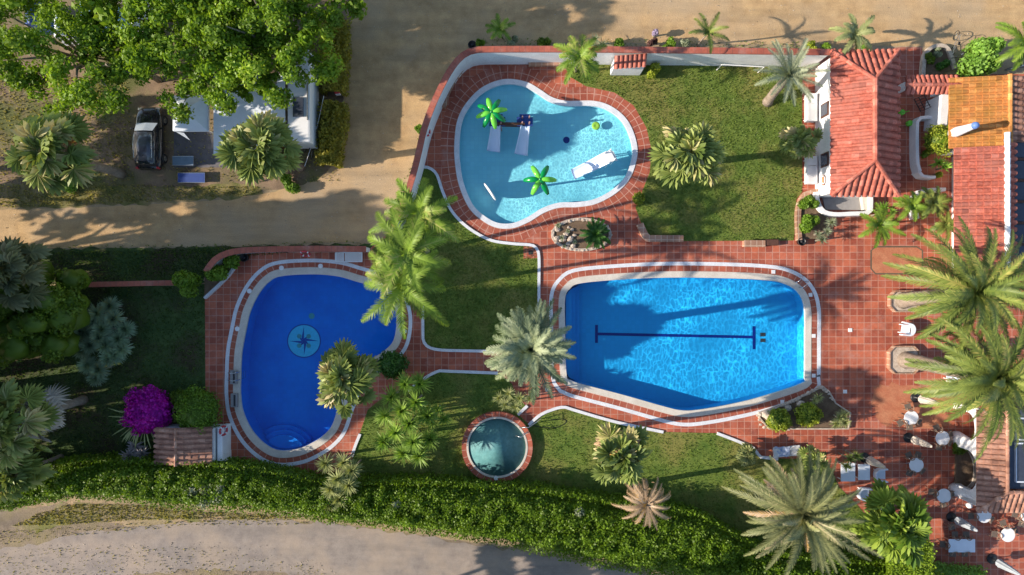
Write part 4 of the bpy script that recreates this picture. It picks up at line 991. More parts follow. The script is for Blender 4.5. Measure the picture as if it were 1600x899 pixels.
# ================================================================== GATE ROOF
A = V(1414, 146, 2.35); B = V(1497, 146, 2.35); C_ = V(1497, 120, 2.35); D_ = V(1414, 120, 2.35); rg = V(1455, 133, 2.65)
t = thing('gate_roof', 'short ridge roof of red barrel tiles over the entrance gate', 'gate roof', (rg.x, rg.y, 0))
pitched(t, A, B, (0, rg.y - A.y, .3), 0, 99, ROOF, pitch=.34, rad=.125); pitched(t, C_, D_, (0, rg.y - C_.y, .3), 0, 99, ROOF, pitch=.34, rad=.125)
ridge(t, [(A.x - .1, rg.y, 2.72), (B.x + .1, rg.y, 2.72)], ROOF, .13)
for x_ in (1418, 1490): mb = MB(); c = P(x_, 133, 2.2); mb.box((c[0], c[1], 1.1), (.4, .4, 2.25)); mb.build('pillar', WHITE, t)
# white curved wall under the gate
wall([(1478,148),(1476,170),(1474,196)], 1.8, 'white wall between the gate roof and the orange tiled roof', cap=.3, capped=False, thick=.5, h2=0)
wall([(1438,268),(1434,250),(1434,190),(1440,184),(1462,183)], .8, 'low white wall enclosing the round topped bush', capped=False, thick=.22, sm=4)
wall([(1436,268),(1444,276),(1462,277)], .8, 'short curved white wall below the round topped bush', capped=False, thick=.2, sm=4)
wall([(1434,342),(1432,318),(1437,302),(1450,297),(1478,296)], .8, 'rounded white wall enclosing the planted corner of the cafe', capped=False, thick=.24, sm=4)

# ================================================================== CAFE BUILDINGS
def building(label, eaveW, topE, y0px, y1px, eh, th, mat, pitch=.42, ins=.3):
    A = V(eaveW, y0px, eh); B = V(eaveW, y1px, eh); T = V(topE, (y0px + y1px) / 2, th)
    t = thing('tiled_building', label, 'building', ((A.x + T.x) / 2, (A.y + B.y) / 2, 0), 'white buildings with tiled roofs')
    mb = MB(); mb.box(((A.x + T.x) / 2 + ins / 2, (A.y + B.y) / 2, eh / 2 - .06), (T.x - A.x - ins, abs(A.y - B.y) - .1, eh - .12)); mb.build('wall', WHITE, t)
    pitched(t, A, B, (T.x - A.x, 0, th - eh), 0, 99, mat, pitch=pitch, rad=pitch * .35)
    return t, A, B, T
t, A, B, T = building('flat building with an orange tiled roof behind the gate', 1483, 1577, 122, 232, 2.7, 3.3, ROOFO, .40, 1.1)
ridge(t, [(T.x, A.y, 3.38), (T.x, B.y, 3.38)], ROOFO, .15)
E0 = V(1650, 122, 2.7); A2 = Vector((E0.x, A.y, 2.7)); B2 = Vector((E0.x, B.y + .3, 2.7))
pitched(t, B2, A2, (T.x - E0.x, 0, .6), 0, 99, ROOFB, pitch=.42, rad=.15)
mb = MB(); mb.box(((T.x + E0.x) / 2 - .1, (A.y + B.y) / 2, 1.3), (E0.x - T.x - .3, A.y - B.y - .5, 2.5)); mb.build('wall', WHITE, t)
t, A, B, T = building('long building with a red tiled roof and a white ridge', 1491, 1572, 231, 420, 2.9, 3.6, ROOF, .46, 1.75)
ridge(t, [(T.x, A.y + .8, 3.72), (T.x, B.y, 3.72)], WHITE, .17, 'white_ridge')
E0 = V(1585, 231, 3.4); pitched(t, (E0.x, B.y, 3.4), (E0.x, A.y + .3, 3.4), (T.x - E0.x, 0, .2), 0, 99, ROOF, pitch=.46, rad=.15)
t = thing('glass_roof', 'dark glass panelled roof right of the white ridge', 'glass roof', (*P(1620, 300, 3), 0))
mb = MB(); a = V(1585, 215, 3.2); b = V(1690, 415, 3.2); mb.box(((a.x + b.x) / 2, (a.y + b.y) / 2, 1.5), (b.x - a.x - .1, a.y - b.y - .1, 3.0)); mb.build('wall', GREY, t)
for k in range(6):
    y_ = a.y - (a.y - b.y) * (k + .5) / 6; mb = MB(); mb.box(((a.x + b.x) / 2 + .05, y_, 3.06), (b.x - a.x - .1, (a.y - b.y) / 6 - .22, .06)); mb.build('glass_panel', GLASSP, t)
    mb = MB(); mb.box(((a.x + b.x) / 2 + .05, y_ - (a.y - b.y) / 12, 3.08), (b.x - a.x, .16, .12)); mb.build('glazing_bar', WOOD, t)
# chimney
c0 = V(1493, 207, 2.8); t = thing('chimney', 'slim white rounded chimney with a blue cap on the orange roof', 'chimney', c0)
mb = MB(); mb.lathe([(.34, -.3), (.32, .3), (.25, 1.0), (.2, 1.7), (.2, 1.8)], c0, 20); mb.build('shaft', WHITE, t, True)
mb = MB(); mb.lathe([(.22, 1.8), (.24, 1.86), (.2, 2.0), (.1, 2.1), (0, 2.12)], c0, 20); mb.build('cap', plain('blue_cap', (.12, .22, .5)), t, True)
# lower right building with arches
eh = 2.8; A = V(1526, 640, eh); B = V(1526, 799, eh); T = V(1573, 769, 3.35); XE = V(1700, 799, eh)
t = thing('arcade_building', 'white arcaded building with old tiled roof and flat dark skylights', 'building', ((A.x + T.x) / 2, (A.y + B.y) / 2, 0))
L = A.y - B.y; hy = T.y - B.y
pitched(t, A, B, (T.x - A.x, 0, T.z - eh), .001, L - hy, ROOFB, pitch=.36, rad=.13)
pitched(t, B, (XE.x, B.y, eh), (0, hy, T.z - eh), T.x - B.x, 99, ROOFB, pitch=.36, rad=.13)
ridge(t, [B + off * .5, T + off], ROOFB, .13, 'hip_tiles'); ridge(t, [(T.x, A.y, T.z + .08), (T.x, T.y, T.z + .08)], ROOFB, .12); ridge(t, [(T.x, T.y, T.z + .08), (XE.x, T.y, T.z + .08)], ROOFB, .12)
mb = MB(); mb.box(((T.x + XE.x) / 2 + .1, (A.y + T.y) / 2 + .05, 2.85), (XE.x - T.x - .1, A.y - T.y - .1, .3)); mb.build('flat_roof', plain('flat_roof_membrane', (.09, .11, .15), .7, .25), t)
for (y0_, y1_) in ((655, 686), (694, 752)):
    p0 = P(1588, y0_, 3.1); p1 = P(1680, y1_, 3.1); mb = MB(); mb.box(((p0[0] + p1[0]) / 2, (p0[1] + p1[1]) / 2, 3.06), (p1[0] - p0[0], p0[1] - p1[1], .1)); sk_ = mb.build('skylight', GLASSP, t)
    mb = MB(); q = [(p0[0], p1[1]), (p1[0], p1[1]), (p1[0], p0[1]), (p0[0], p0[1])]; mb.ring(q, offset(q, .1), 3.0, 3.16); mb.build('skylight_frame', CANV, sk_)
xw = A.x + .28
def arch_wall(t, x, yA, yB, h, arches, thick=.3):
    """a wall in the plane x with arched openings: arches = (centre y, half width, springing height)"""
    outer = [(yB, 0), (yA, 0), (yA, h), (yB, h)]; poly = [(yB, h), (yA, h), (yA, 0)]
    for cy_, hw_, sp in sorted(arches, key=lambda a_: -a_[0]):
        poly += [(cy_ + hw_, 0), (cy_ + hw_, sp)] + [(cy_ + hw_ * math.cos(a_), sp + hw_ * .62 * math.sin(a_)) for a_ in np.linspace(.2, math.pi - .2, 9)] + [(cy_ - hw_, sp), (cy_ - hw_, 0)]
    poly.append((yB, 0)); n = len(poly); mb = MB(); mb.v = [(x, p[0], p[1]) for p in poly] + [(x + thick, p[0], p[1]) for p in poly]
    for i in range(n): j = (i + 1) % n; mb.f.append((i, j, n + j, n + i)); mb.mi.append(0)
    for q in tessellate_polygon([[Vector((p[0], p[1], 0)) for p in poly]]): mb.f.append(tuple(q)); mb.f.append(tuple(n + i for i in q)[::-1]); mb.mi += [0, 0]
    return mb.build('arcade_wall', WHITE, t)
arch_wall(t, xw, A.y, B.y + .25, eh - .05, [(P(0, 725, 0)[1], 1.35, 1.6), (P(0, 660, 0)[1], 1.0, 1.6)])
mb = MB(); mb.box((xw + 2.4, (A.y + B.y) / 2 + .3, 1.33), (.2, A.y - B.y - .8, 2.62)); mb.build('inner_wall', STUC, t)
mb = MB(); mb.box(((xw + XE.x) / 2, B.y + .35, 1.35), (XE.x - xw, .3, 2.7)); mb.build('end_wall', WHITE, t)
# buttresses swelling out at the foot of the arcade
for (yy, r_) in ((683, .55), (764, .6)):
    c = P(1484, yy); mb = MB(); mb.lathe([(r_, 0), (r_ * .85, .4), (r_ * .55, 1.2), (r_ * .4, 2.0), (.1, 2.6)], (c[0] + .45, c[1], 0), 16, sy=.8); mb.build('buttress', WHITE, t, True)

# ================================================================== TREES, PALMS, PLANTS
# the two dark crowns and three plane trees of the campsite
tree('large plane tree in the top left corner of the campsite', 66, 55, 9, 4.7, PLANE, 22000, .12, 28, shape=(1.15, .9))
tree('broad sunlit plane tree between the black car and the white awning', 280, 30, 9.5, 4.3, PLANE, 27000, .12, 34)
tree('plane tree right of the awning beside the dirt road', 402, 36, 9.5, 4.0, PLANE, 22000, .12, 28)
tree('smaller plane tree leaning over the white awning', 398, 108, 7.0, 1.6, PLANE, 6500, .12, 10)
tree('slender plane tree over the blue tarpaulins', 168, 78, 7.0, 1.9, DTREE, 5000, .12, 8)
tree('dense round dark tree at the left edge below the road', 20, 485, 6, 3.3, DTREE, 15000, .11, 22, flat=.7, dense=True)
# tall trees standing beyond the left and lower edges; they shade the garden, the road and the lane
GT = 'tall shade trees around the garden'
for (px, py, h, r_, n_) in ((-130, 500, 14, 4.5, 7000), (-170, 580, 15, 4.8, 7000), (-120, 660, 13, 4.3, 6500), (-190, 720, 14, 4.4, 6000), (-330, 560, 17, 5.2, 6000), (-340, 660, 17, 5.2, 6000), (-330, 760, 18, 5.0, 6000),
                         (-60, 760, 6.5, 2.2, 2500), (-480, 640, 21, 5.2, 6000), (-470, 750, 20, 5.0, 6000), (-150, 420, 10, 3.0, 2600), (-330, 420, 13, 3.6, 3000), (-350, 300, 12, 3.6, 2600), (-150, 250, 9, 3.2, 3000)):
    tree('tall dense shade tree standing beyond the left side of the garden', px - 125 - h * 3, py, h, r_, DTREE, int(n_ * .5), .34, 14, group=GT, flat=.8, name='shade_tree', dense=n_ > 3500)
for (px, py, h, r_, n_) in ((400, 1075, 11, 3.8, 6500), (640, 1085, 11, 4.2, 7000), (850, 1090, 11, 3.8, 5500)):
    tree('leafy shade tree standing below the lane beyond the lower edge', px, py, h, r_, PLANE, n_, .2, 14, group='trees below the lane', name='shade_tree')
for (px, py, h, r_, n_) in ((250, -95, 11, 4.0, 4500), (420, -60, 10, 4, 4500), (60, -90, 11, 4, 4000), (560, -150, 9, 3, 3000)):
    tree('plane tree standing above the upper edge of the campsite', px, py, h, r_, PLANE, n_, .2, 14, group='plane trees above the campsite', name='shade_tree')

# loose stones on the sandy ground
fo = FO()
for poly, n_ in ((PL([(540,0),(1600,0),(1600,70),(740,66),(660,190),(545,230)]), 900), (PL([(0,330),(330,318),(540,250),(640,260),(560,378),(0,388)]), 450), (PL([(0,850),(400,845),(560,900),(0,900)]), 500)):
    a_ = np.array(poly); p_ = G.uniform(a_.min(0), a_.max(0), (n_, 2)); p_ = p_[inside(poly, p_)]; m_ = len(p_)
    p3 = np.concatenate([p_, np.full((m_, 1), .03)], 1); scatter_leaves(fo, p3, np.tile([[0, 0, 1.0]], (m_, 1)), .045, .6)
tag(fo.build('gravel', mottled('loose_stones', (0.2, .16, .12), (.6, .52, .42), 4.0, .9, .3, 10)), 'loose pebbles strewn over the sandy roads', 'gravel', kind='stuff')
# --- palms (crown at px, py, height; base px)
PG = 'palm trees of the garden'
D1 = dict(mat=QUEEN, r0=.16, r1=.11)
palm('pin', 'bright feathery palm, topmost of three over the blue pool corner', 655, 335, 8.0, (668, 395), n=16, L=3.1, e_in=68, e_out=-10, droop=85, pairs=46, ll=.46, lw=.05, lift=.25, **D1)
palm('pin', 'bright feathery palm, middle one of three over the blue pool corner', 636, 397, 8.6, (662, 422), n=17, L=3.4, e_in=68, e_out=-10, droop=85, pairs=46, ll=.48, lw=.05, lift=.25, az0=1, **D1)
palm('pin', 'bright feathery palm, lowest of three over the blue pool corner', 628, 446, 8.2, (662, 452), n=18, L=3.7, e_in=68, e_out=-10, droop=85, pairs=46, ll=.48, lw=.05, lift=.25, az0=2, **D1)
palm('pin', 'large silvery palm between the lawns left of the main pool', 828, 546, 9.3, (824, 532), mat=SILV, r0=.3, r1=.24, n=76, L=3.0, e_in=85, e_out=-35, droop=50, pairs=32, ll=.40, lw=.06, lift=.2)
palm('fan', 'pale fan palm overhanging the lower right of the blue pool', 538, 592, 7.0, (588, 566), mat=FANL, r0=.2, r1=.17, n=34, pet=1.15, rad=.95, skirt=dict(n=12, pet=.9, rad=.7, e_in=-20, e_out=-75, dz=.3))
palm('fan', 'fan palm with brown dead leaves on the lawn above the hedge', 972, 712, 8.0, (946, 672), mat=FANL, r0=.22, r1=.18, n=26, pet=1.05, rad=.85, skirt=dict(n=26, pet=.95, rad=.7, e_in=5, e_out=-60, dz=.15))
palm('pin', 'dried up brown palm between lawn and hedge', 1010, 788, 5.2, (992, 758), mat=DEAD, r0=.2, r1=.15, n=40, L=2.5, e_in=60, e_out=-30, droop=120, pairs=24, ll=.2, lw=.035, lift=.2)
palm('pin', 'big olive date palm above the hedge left of the white armchairs', 1254, 805, 6.4, (1206, 764), mat=DATEG, r0=.42, r1=.32, n=78, L=4.6, e_in=86, e_out=-42, droop=50, pairs=50, ll=.38, lw=.045, lift=.22, skirt=dict(n=14, L=3.6, e_in=10, e_out=-40, droop=40, pairs=36, ll=.35, lw=.05))
palm('pin', 'upper of two date palms growing from octagonal planters', 1524, 455, 7.8, (1408, 470), mat=DATE, r0=.54, r1=.32, n=72, L=4.9, e_in=87, e_out=-45, droop=62, pairs=54, ll=.42, lw=.055, lift=.2, group='date palms in octagonal planters')
palm('pin', 'lower of two date palms growing from octagonal planters', 1556, 592, 8.8, (1411, 562), mat=DATE, r0=.54, r1=.32, n=72, L=4.8, e_in=87, e_out=-45, droop=62, pairs=54, ll=.42, lw=.055, lift=.2, az0=.8, group='date palms in octagonal planters')
palm('fan', 'bright green fan palm beside the clipped hedge block', 1398, 820, 5.4, (1388, 795), mat=FANG, r0=.25, r1=.2, n=46, pet=1.3, rad=1.0, az0=.4)
palm('fan', 'tall palm with a grey skirt of dead leaves at the left edge', 14, 662, 7.2, (131, 625), mat=FANL, r0=.3, r1=.22, n=30, pet=1.3, rad=1.1, skirt=dict(mat=DEADG, n=52, pet=1.5, rad=.9, e_in=-20, e_out=-85, dz=.9, droop=1.0, wseg=.06))
palm('fan', 'fan palm with two pale stems in the lower left corner', 22, 742, 5.0, (96, 714), mat=FANL, r0=.18, r1=.15, n=32, pet=1.0, rad=.95)
palm('fan', 'shaded fan palm at the left edge above the dark tree', 12, 422, 6.8, (30, 432), mat=FAND, r0=.22, r1=.2, n=32, pet=1.2, rad=1.0)
palm('fan', 'bright fan palm with a leaning trunk left of the black car', 78, 238, 7.0, (190, 272), mat=FANL, r0=.3, r1=.26, n=40, pet=1.35, rad=1.1, skirt=dict(n=18, pet=1.2, rad=.8, e_in=-10, e_out=-60, dz=.3))
palm('fan', 'bright fan palm in front of the white awning', 408, 232, 7.2, (470, 262), mat=FANL, r0=.28, r1=.22, n=38, pet=1.25, rad=1.0, skirt=dict(n=24, pet=1.2, rad=.8, e_in=-10, e_out=-70, dz=.3))
palm('fan', 'yellow green fan palm in the middle of the large lawn', 1078, 240, 6.2, (1046, 262), mat=FANL, r0=.26, r1=.2, n=36, pet=1.15, rad=.95, skirt=dict(n=18, pet=1.1, rad=.75, e_in=0, e_out=-50, dz=.2))
palm('pin', 'pale grey green palm with a stubby trunk on the large lawn', 1232, 118, 3.4, (1199, 160), mat=GRYL, r0=.32, r1=.25, n=28, L=2.5, e_in=75, e_out=5, droop=35, pairs=34, ll=.34, lw=.035, lift=.5)
palm('fan', 'small fan palm squeezed between white loungers and lawn', 1250, 222, 2.4, (1240, 224), mat=FANL, r0=.14, r1=.1, n=26, pet=.75, rad=.62)
palm('pin', 'slender bright palm rising above the white wall', 905, 90, 5.2, (899, 112), mat=QUEEN, r0=.09, r1=.07, n=14, L=1.95, e_in=70, e_out=0, droop=75, pairs=34, ll=.38, lw=.045, lift=.3)
palm('pin', 'small young palm on the sand above the wall corner', 781, 46, 2.0, (784, 58), mat=QUEEN, r0=.06, r1=.05, n=10, L=1.2, e_in=70, e_out=10, droop=60, pairs=26, ll=.28, lw=.035, lift=.3)
palm('pin', 'thin sparse palm leaning over the top road', 1106, 52, 3.0, (1090, 72), mat=DATE, r0=.06, r1=.05, n=7, L=1.9, e_in=65, e_out=0, droop=70, pairs=32, ll=.28, lw=.035, lift=.3)
palm('pin', 'yellow green banana like palm above the pool house roof', 1336, 55, 3.0, (1338, 74), mat=YUCP, r0=.1, r1=.08, n=11, L=1.9, e_in=75, e_out=5, droop=75, pairs=22, ll=.3, lw=.09, lift=.2)
palm('pin', 'dark palm at the right end of the top road', 1601, 66, 4.0, (1590, 75), mat=QUEEN, r0=.12, r1=.1, n=16, L=2.1, e_in=70, e_out=0, droop=65, pairs=34, ll=.36, lw=.045, lift=.3)
palm('pin', 'low feathery palm at the corner of the pool house porch', 1374, 352, 1.6, (1368, 350), mat=QUEEN, r0=.08, r1=.06, n=13, L=1.7, e_in=60, e_out=5, droop=65, pairs=30, ll=.34, lw=.045, lift=.3)
palm('pin', 'low feathery palm left of the white walled planting', 1424, 322, 1.8, (1424, 325), mat=QUEEN, r0=.08, r1=.06, n=12, L=1.35, e_in=60, e_out=5, droop=65, pairs=30, ll=.32, lw=.045, lift=.3, az0=1.2)
palm('pin', 'feathery yellowish palm inside the rounded white wall', 1456, 318, 1.9, (1455, 318), mat=DATE, r0=.08, r1=.06, n=16, L=1.3, e_in=70, e_out=5, droop=65, pairs=30, ll=.3, lw=.05, lift=.3, az0=2.2)
palm('pin', 'drooping yellowish palm below the rounded white wall', 1478, 352, 1.6, (1476, 350), mat=DATE, r0=.08, r1=.06, n=11, L=1.2, e_in=60, e_out=0, droop=75, pairs=28, ll=.3, lw=.045, lift=.3, az0=.6)
palm('fan', 'small pale fan palm on the lawn left of the date palm', 1168, 712, 1.2, (1168, 712), mat=YUCP, r0=.08, r1=.07, n=18, pet=.35, rad=.45)
palm('fan', 'small fan palm behind the towel covered lounger', 1272, 717, 1.6, (1271, 715), mat=FANL, r0=.1, r1=.08, n=18, pet=.5, rad=.5)
palm('pin', 'dark green cycad in the oval rock planter', 931, 366, .75, (931, 366), mat=CYC, r0=.16, r1=.14, n=40, L=1.15, e_in=70, e_out=8, droop=35, pairs=34, ll=.2, lw=.04, lift=.3)

# --- rosettes
rosettes('cluster of bright green yuccas right of the blue pool', [(612,620,2.6),(633,600,2.8),(650,628,3.0),(628,642,3.2),(602,650,2.6),(640,662,3.2),(668,650,2.6),(618,676,2.8),(646,690,3.0),(600,690,2.4),(672,686,2.3),(630,708,2.4),(655,712,2.4),(656,600,2.2)], YUCC, .92, n=110, wd=.085)
rosettes('smaller group of green yuccas on the lawn left of the whirlpool', [(662,638,1.6),(684,640,1.5),(676,660,1.4),(656,652,1.7),(694,655,1.2)], YUCC, .68, n=60, wd=.06)
rosettes('single small yucca on the lawn below the yucca cluster', [(660,700,1.8)], YUCC, .7, n=60, wd=.06)
rosettes('pale yellow green yucca clump growing out of the hedge', [(509,724,2.6),(538,722,2.6),(550,735,2.8),(528,748,3.0),(545,758,3.0),(518,764,2.8),(530,780,2.6),(515,788,2.4)], YUCP, .8, n=130, wd=.07)
rosettes('yellowish yucca bush at the foot of the silver palm', [(795,615,2.0),(812,622,2.2),(790,632,1.8),(806,636,1.8),(828,622,1.8),(780,622,1.4)], YUCP, .55, n=70, wd=.055)
rosettes('large clump of blue green agaves in the dark garden', [(152,490,1.7,1.1),(178,498,1.6),(160,515,1.6,1.2),(140,540,1.5),(185,530,1.5),(165,540,1.6,1.1),(138,570,1.5,1.1),(155,578,1.4),(180,555,1.4),(196,515,1.2),(130,520,1.2),(170,560,1.5),(148,505,1.5),(190,545,1.3),(128,548,1.2),(150,590,1.1),(172,478,1.4),(155,528,1.8)], AGAV, .72, name='agave', n=230, wd=.085, e_lo=-35)
rosettes('pale pinkish succulent beside the small tiled shed', [(202,712,1.0,1.1),(212,697,.9),(222,708,.8)], PALE, .62, name='succulent', n=60, wd=.1, stems=False)
rosettes('grey green aloe clump at the corner of the pool house planter', [(1299,348,1.0),(1284,375,1.0),(1293,362,1.0,.8),(1278,366,.9,.7)], GRYL, .5, name='aloe', n=70, wd=.05)
rosettes('small grey green succulents in the oval rock planter', [(872,352,.3),(878,372,.3),(888,362,.3,.8),(898,378,.3,.7),(882,385,.25,.6)], GRYL, .3, name='succulent', n=40, wd=.05, stems=False)
rosettes('yellow green spiky shrub at the end of the rock planter', [(1312,653,1.1),(1318,648,1.0),(1306,662,1.0),(1320,660,.9)], YUCP, .5, name='spiky_shrub', n=70, wd=.05)
rosettes('low spiky plant on top of the rock planter', [(1279,621,.8),(1272,626,.8)], YUCP, .45, n=50, wd=.04)
rosettes('dark leaved spiky plant by the white table group', [(1328,717,1.6),(1338,712,1.6),(1322,728,1.5)], FANL, .55, n=60, wd=.05)
rosettes('wiry pale shrub outside the long white wall', [(930,62,1.2),(942,70,1.0),(922,72,.9)], GRYL, .6, name='spiky_shrub', n=60, wd=.035)
rosettes('tropical green plant inside the low wall of the round bush', [(1466,255,.9),(1475,262,.8)], BRIG, .6, name='leafy_plant', n=26, wd=.14)
rosettes('bright leafy plant at the right corner of the pool house porch', [(1380,325,1.0),(1372,335,.9),(1392,332,.8)], BRIG, .55, name='leafy_plant', n=30, wd=.11)

# --- bushes
bush('large round magenta bougainvillea in the left garden', 230, 643, 2.2, 37, BOUG, 3800, .10, 'bougainvillea', 'bougainvillea', jit=.9)
bush('big clipped oval bush above the small tiled shed', 306, 643, 2.4, 37, BALG, 3600, .07, squash=.8)
bush('small dark round bush between bougainvillea and clipped bush', 280, 622, 1.2, 14, DTREE, 700, .07)
bush('dark green round bush beside the blue pool edge', 612, 571, 1.6, 23, CYC, 1600, .09)
bush('left one of two round clipped bushes in the rock planter', 1217, 658, 1.3, 19, BALL, 1500, .075, group='round clipped bushes')
bush('right one of two round clipped bushes in the rock planter', 1264, 649, 1.4, 20, BALL, 1600, .075, group='round clipped bushes')
bush('round topped yellow green bush on a stem beside the tiled roof', 1468, 219, 2.4, 24, BALL, 2000, .075)
bush('bright spreading shrub above the orange tiled roof', 1543, 93, 2.4, 39, BRIG, 3000, .13, blobs=8)
bush('small loose shrub below the long white wall', 1022, 109, 1.2, 15, BALL, 700, .09, blobs=4)
bush('tiny round bush between the paddling pool and the lawn', 998, 310, .8, 10, BALL, 600, .06)
bush('upper leafy bush in the curved planter next to the pool house', 1263, 322, 1.3, 17, BALG, 1300, .085, blobs=4)
bush('lower leafy bush in the curved planter next to the pool house', 1265, 347, 1.3, 19, BALG, 1500, .085, blobs=4)
bush('large rounded green bush at the end of the low pink capped wall', 296, 441, 2.6, 28, BALG, 2600, .09, blobs=4)
bush('dark green bush in the corner planter of the blue pool', 338, 430, 1.6, 26, BALG, 1900, .09, blobs=4)
bush('small bush beside the black pot at the blue pool wall', 362, 408, 1.2, 13, BALG, 800, .08)
bush('low green bush below the orange roof by the arcade', 1500, 700, .6, 12, DTREE, 400, .07)
bush('dark tuft of weeds against the outside of the curved wall', 655, 202, 1.0, 9, BALG, 500, .08, blobs=3)
bush('low dark shrub on the road side of the curved wall', 625, 314, .9, 11, BALG, 500, .08, blobs=3)
bush('green shrub at the foot of the palm by the campsite road', 455, 285, .9, 18, BALG, 900, .10, blobs=4)
bush('yellow flowering shrub at the foot of the left campsite palm', 105, 292, .9, 15, BRIG, 700, .1, blobs=4)
STR = 'low shrubs outside the long white wall'
for (px, py, r_, mt, lb) in ((752,66,9,BALG,'low green shrub nearest the corner of the long white wall'),(800,66,10,GRYL,'grey green shrub under the young palm at the wall'),(850,68,12,DTREE,'dark shrub left of the slender palm at the wall'),(968,70,13,BALG,'dense green shrub above the tiled wall niche'),(1018,66,9,REDL,'dark red leaved shrub outside the wall'),(1024,52,7,LILA,'lilac flowering shrub outside the wall'),(1045,70,12,BALG,'green shrub right of the red leaved one'),(1070,70,9,GRYL,'grey shrub left of the sparse palm'),(1265,74,13,BALL,'yellow green shrub near the top left corner of the pool house'),(1290,72,10,BALG,'green shrub touching the corner of the pool house'),(1352,74,10,BRIG,'bright shrub above the pool house roof')):
    bush(lb, px, py, 1.0, r_, mt, 600, .08, 'shrub', 'shrub', STR, blobs=4)
for (px, py, r_, mt, lb) in ((1455,92,12,DTREE,'dark plant on the left in the stone ringed bed'),(1474,100,13,CYC,'dark plant on the right in the stone ringed bed'),(1464,82,8,GRYL,'grey plant at the top of the stone ringed bed'),(1448,240,10,BALG,'green plant left in the bed of the round bush'),(1470,275,8,BALL,'small plant low in the bed of the round bush')):
    bush(lb, px, py, .6, r_, mt, 450, .08, 'plant', 'bed_plant', 'plants in small beds', blobs=3)

BLOCKL = leaf('hedge_block_leaf', (0.12, 0.22, 0.012), (0.30, 0.42, 0.03), None, 0.3, 1.5)
# --- long hedge
def hedge(label, top, bot, h, mat, n, size=.10, name='hedge', group=None, rgh=.27, sm=6):
    a = np.array(resample(smooth(PL(top, h), sm, False), .35, False)); b = np.array(smooth(PL(bot, h), sm, False))
    sa = np.linspace(0, 1, len(a)); db = np.r_[0, np.cumsum(np.hypot(*np.diff(b, axis=0).T))]; db /= db[-1]
    b = np.stack([np.interp(sa, db, b[:, k]) for k in (0, 1)], 1)
    ph = G.uniform(0, 6.28, 12); fm = G.uniform(.8, 7.0, 22); fa = G.uniform(0, 6.28, 22); ph = G.uniform(0, 6.28, 22); fr = fm * np.cos(fa); fy = fm * np.sin(fa)
    def hz(x, y): return sum(np.sin(x * fr[i] + y * fy[i] + ph[i]) for i in range(22)) / 22 * rgh * 2.8
    m = 12; tt = np.linspace(0, 1, m)
    prof = lambda t: h * np.clip(1 - np.abs(2 * t - 1) ** 7, 0, 1)
    X = a[:, None, 0] * (1 - tt) + b[:, None, 0] * tt; Y = a[:, None, 1] * (1 - tt) + b[:, None, 1] * tt
    Z = prof(tt)[None] + (hz(X, Y) - .22) * (prof(tt)[None] > .1); Z = np.maximum(Z, 0)
    mb = MB(); N = len(a); mb.v = [tuple(v) for v in np.stack([X, Y, Z], -1).reshape(-1, 3)]
    for i in range(N - 1):
        for j in range(m - 1): mb.f.append((i * m + j, i * m + j + 1, (i + 1) * m + j + 1, (i + 1) * m + j)); mb.mi.append(0)
    c = a.mean(0); t = thing(name, label, 'hedge', (c[0], c[1], 0), group)
    mb.build('core_branches', mat, t, True)
    u = G.uniform(0, 1, n); v = G.uniform(0, 1, n); v = np.where(G.uniform(0, 1, n) < .18, np.where(v < .5, v * .1, 1 - (1 - v) * .1), v)
    i = u * (N - 1); i0 = np.clip(i.astype(int), 0, N - 2); f = (i - i0)[:, None]
    A_ = a[i0] * (1 - f) + a[i0 + 1] * f; B_ = b[i0] * (1 - f) + b[i0 + 1] * f; p = A_ * (1 - v[:, None]) + B_ * v[:, None]
    z = prof(v) + (hz(p[:, 0], p[:, 1])) * 1.15 + G.normal(0, .09, n) + (G.uniform(0, 1, n) ** 6) * .35
    ins = (v < .06) | (v > .94); z = np.where(ins, G.uniform(.1, h * .9, n), z)
    d = (B_ - A_); d /= np.linalg.norm(d, axis=1)[:, None]; e = np.clip((v - .5) * 2, -1, 1) ** 5
    p = p + d * (e * .15 + G.normal(0, .05, n) + np.sign(e) * ins * G.uniform(0, .2, n))[:, None]
    nr = np.stack([d[:, 0] * e, d[:, 1] * e, np.ones(n) * .8], 1)
    fo = FO(); scatter_leaves(fo, np.stack([p[:, 0], p[:, 1], np.maximum(z, .05)], 1), unit(nr), size, .75)
    fo.build('foliage', mat, t); return t
hd_ = hedge('long thick green hedge running along the lane below the garden', [(-60,748),(0,742),(60,735),(120,728),(250,730),(350,735),(420,745),(480,758),(560,762),(650,760),(760,768),(830,772),(900,782),(960,792),(1020,796),(1100,815),(1160,848),(1210,872),(1300,884),(1400,890),(1480,905)],
      [(-60,804),(0,796),(60,784),(110,778),(200,783),(250,791),(330,796),(400,799),(500,813),(560,819),(650,831),(720,842),(800,854),(900,878),(1000,897),(1100,915),(1200,940),(1300,955),(1480,980)], 2.6, HEDG, 125000, .088)
fo = FO()
for (x_, y_, r_) in ((300, 768, .55), (322, 762, .6), (338, 775, .6), (318, 785, .5), (345, 760, .4), (905, 800, .35), (620, 790, .35)):
    blob_leaves(fo, V(x_, y_, 2.55), (r_, r_, .35), 260, .08, .8, -.2, .2)
fo.build('dry_patch', GRYL, hd_)
fo = FO()
for i in range(26):
    a_ = G.uniform(2.6, 5.2); c_ = V(222, 652, 1.6) + Vector((math.cos(a_) * 1.2, math.sin(a_) * 1.2, G.uniform(-.6, .4)))
    kites(fo, np.array([c_]), unit(np.array([[math.cos(a_), math.sin(a_), .15]])), np.array([[0, 0, 1.0]]), [G.uniform(.5, 1.1)], [.09], .4, .1)
fo.build('shoots', YUCP, next(o for o in bpy.data.objects if o.get('category') == 'bougainvillea'))
hedge('clipped bright green hedge block at the lower end of the terrace', [(1384,838),(1420,834),(1456,838)], [(1388,915),(1420,918),(1458,915)], 2.9, BLOCKL, 8000, .08, sm=2, rgh=.08)
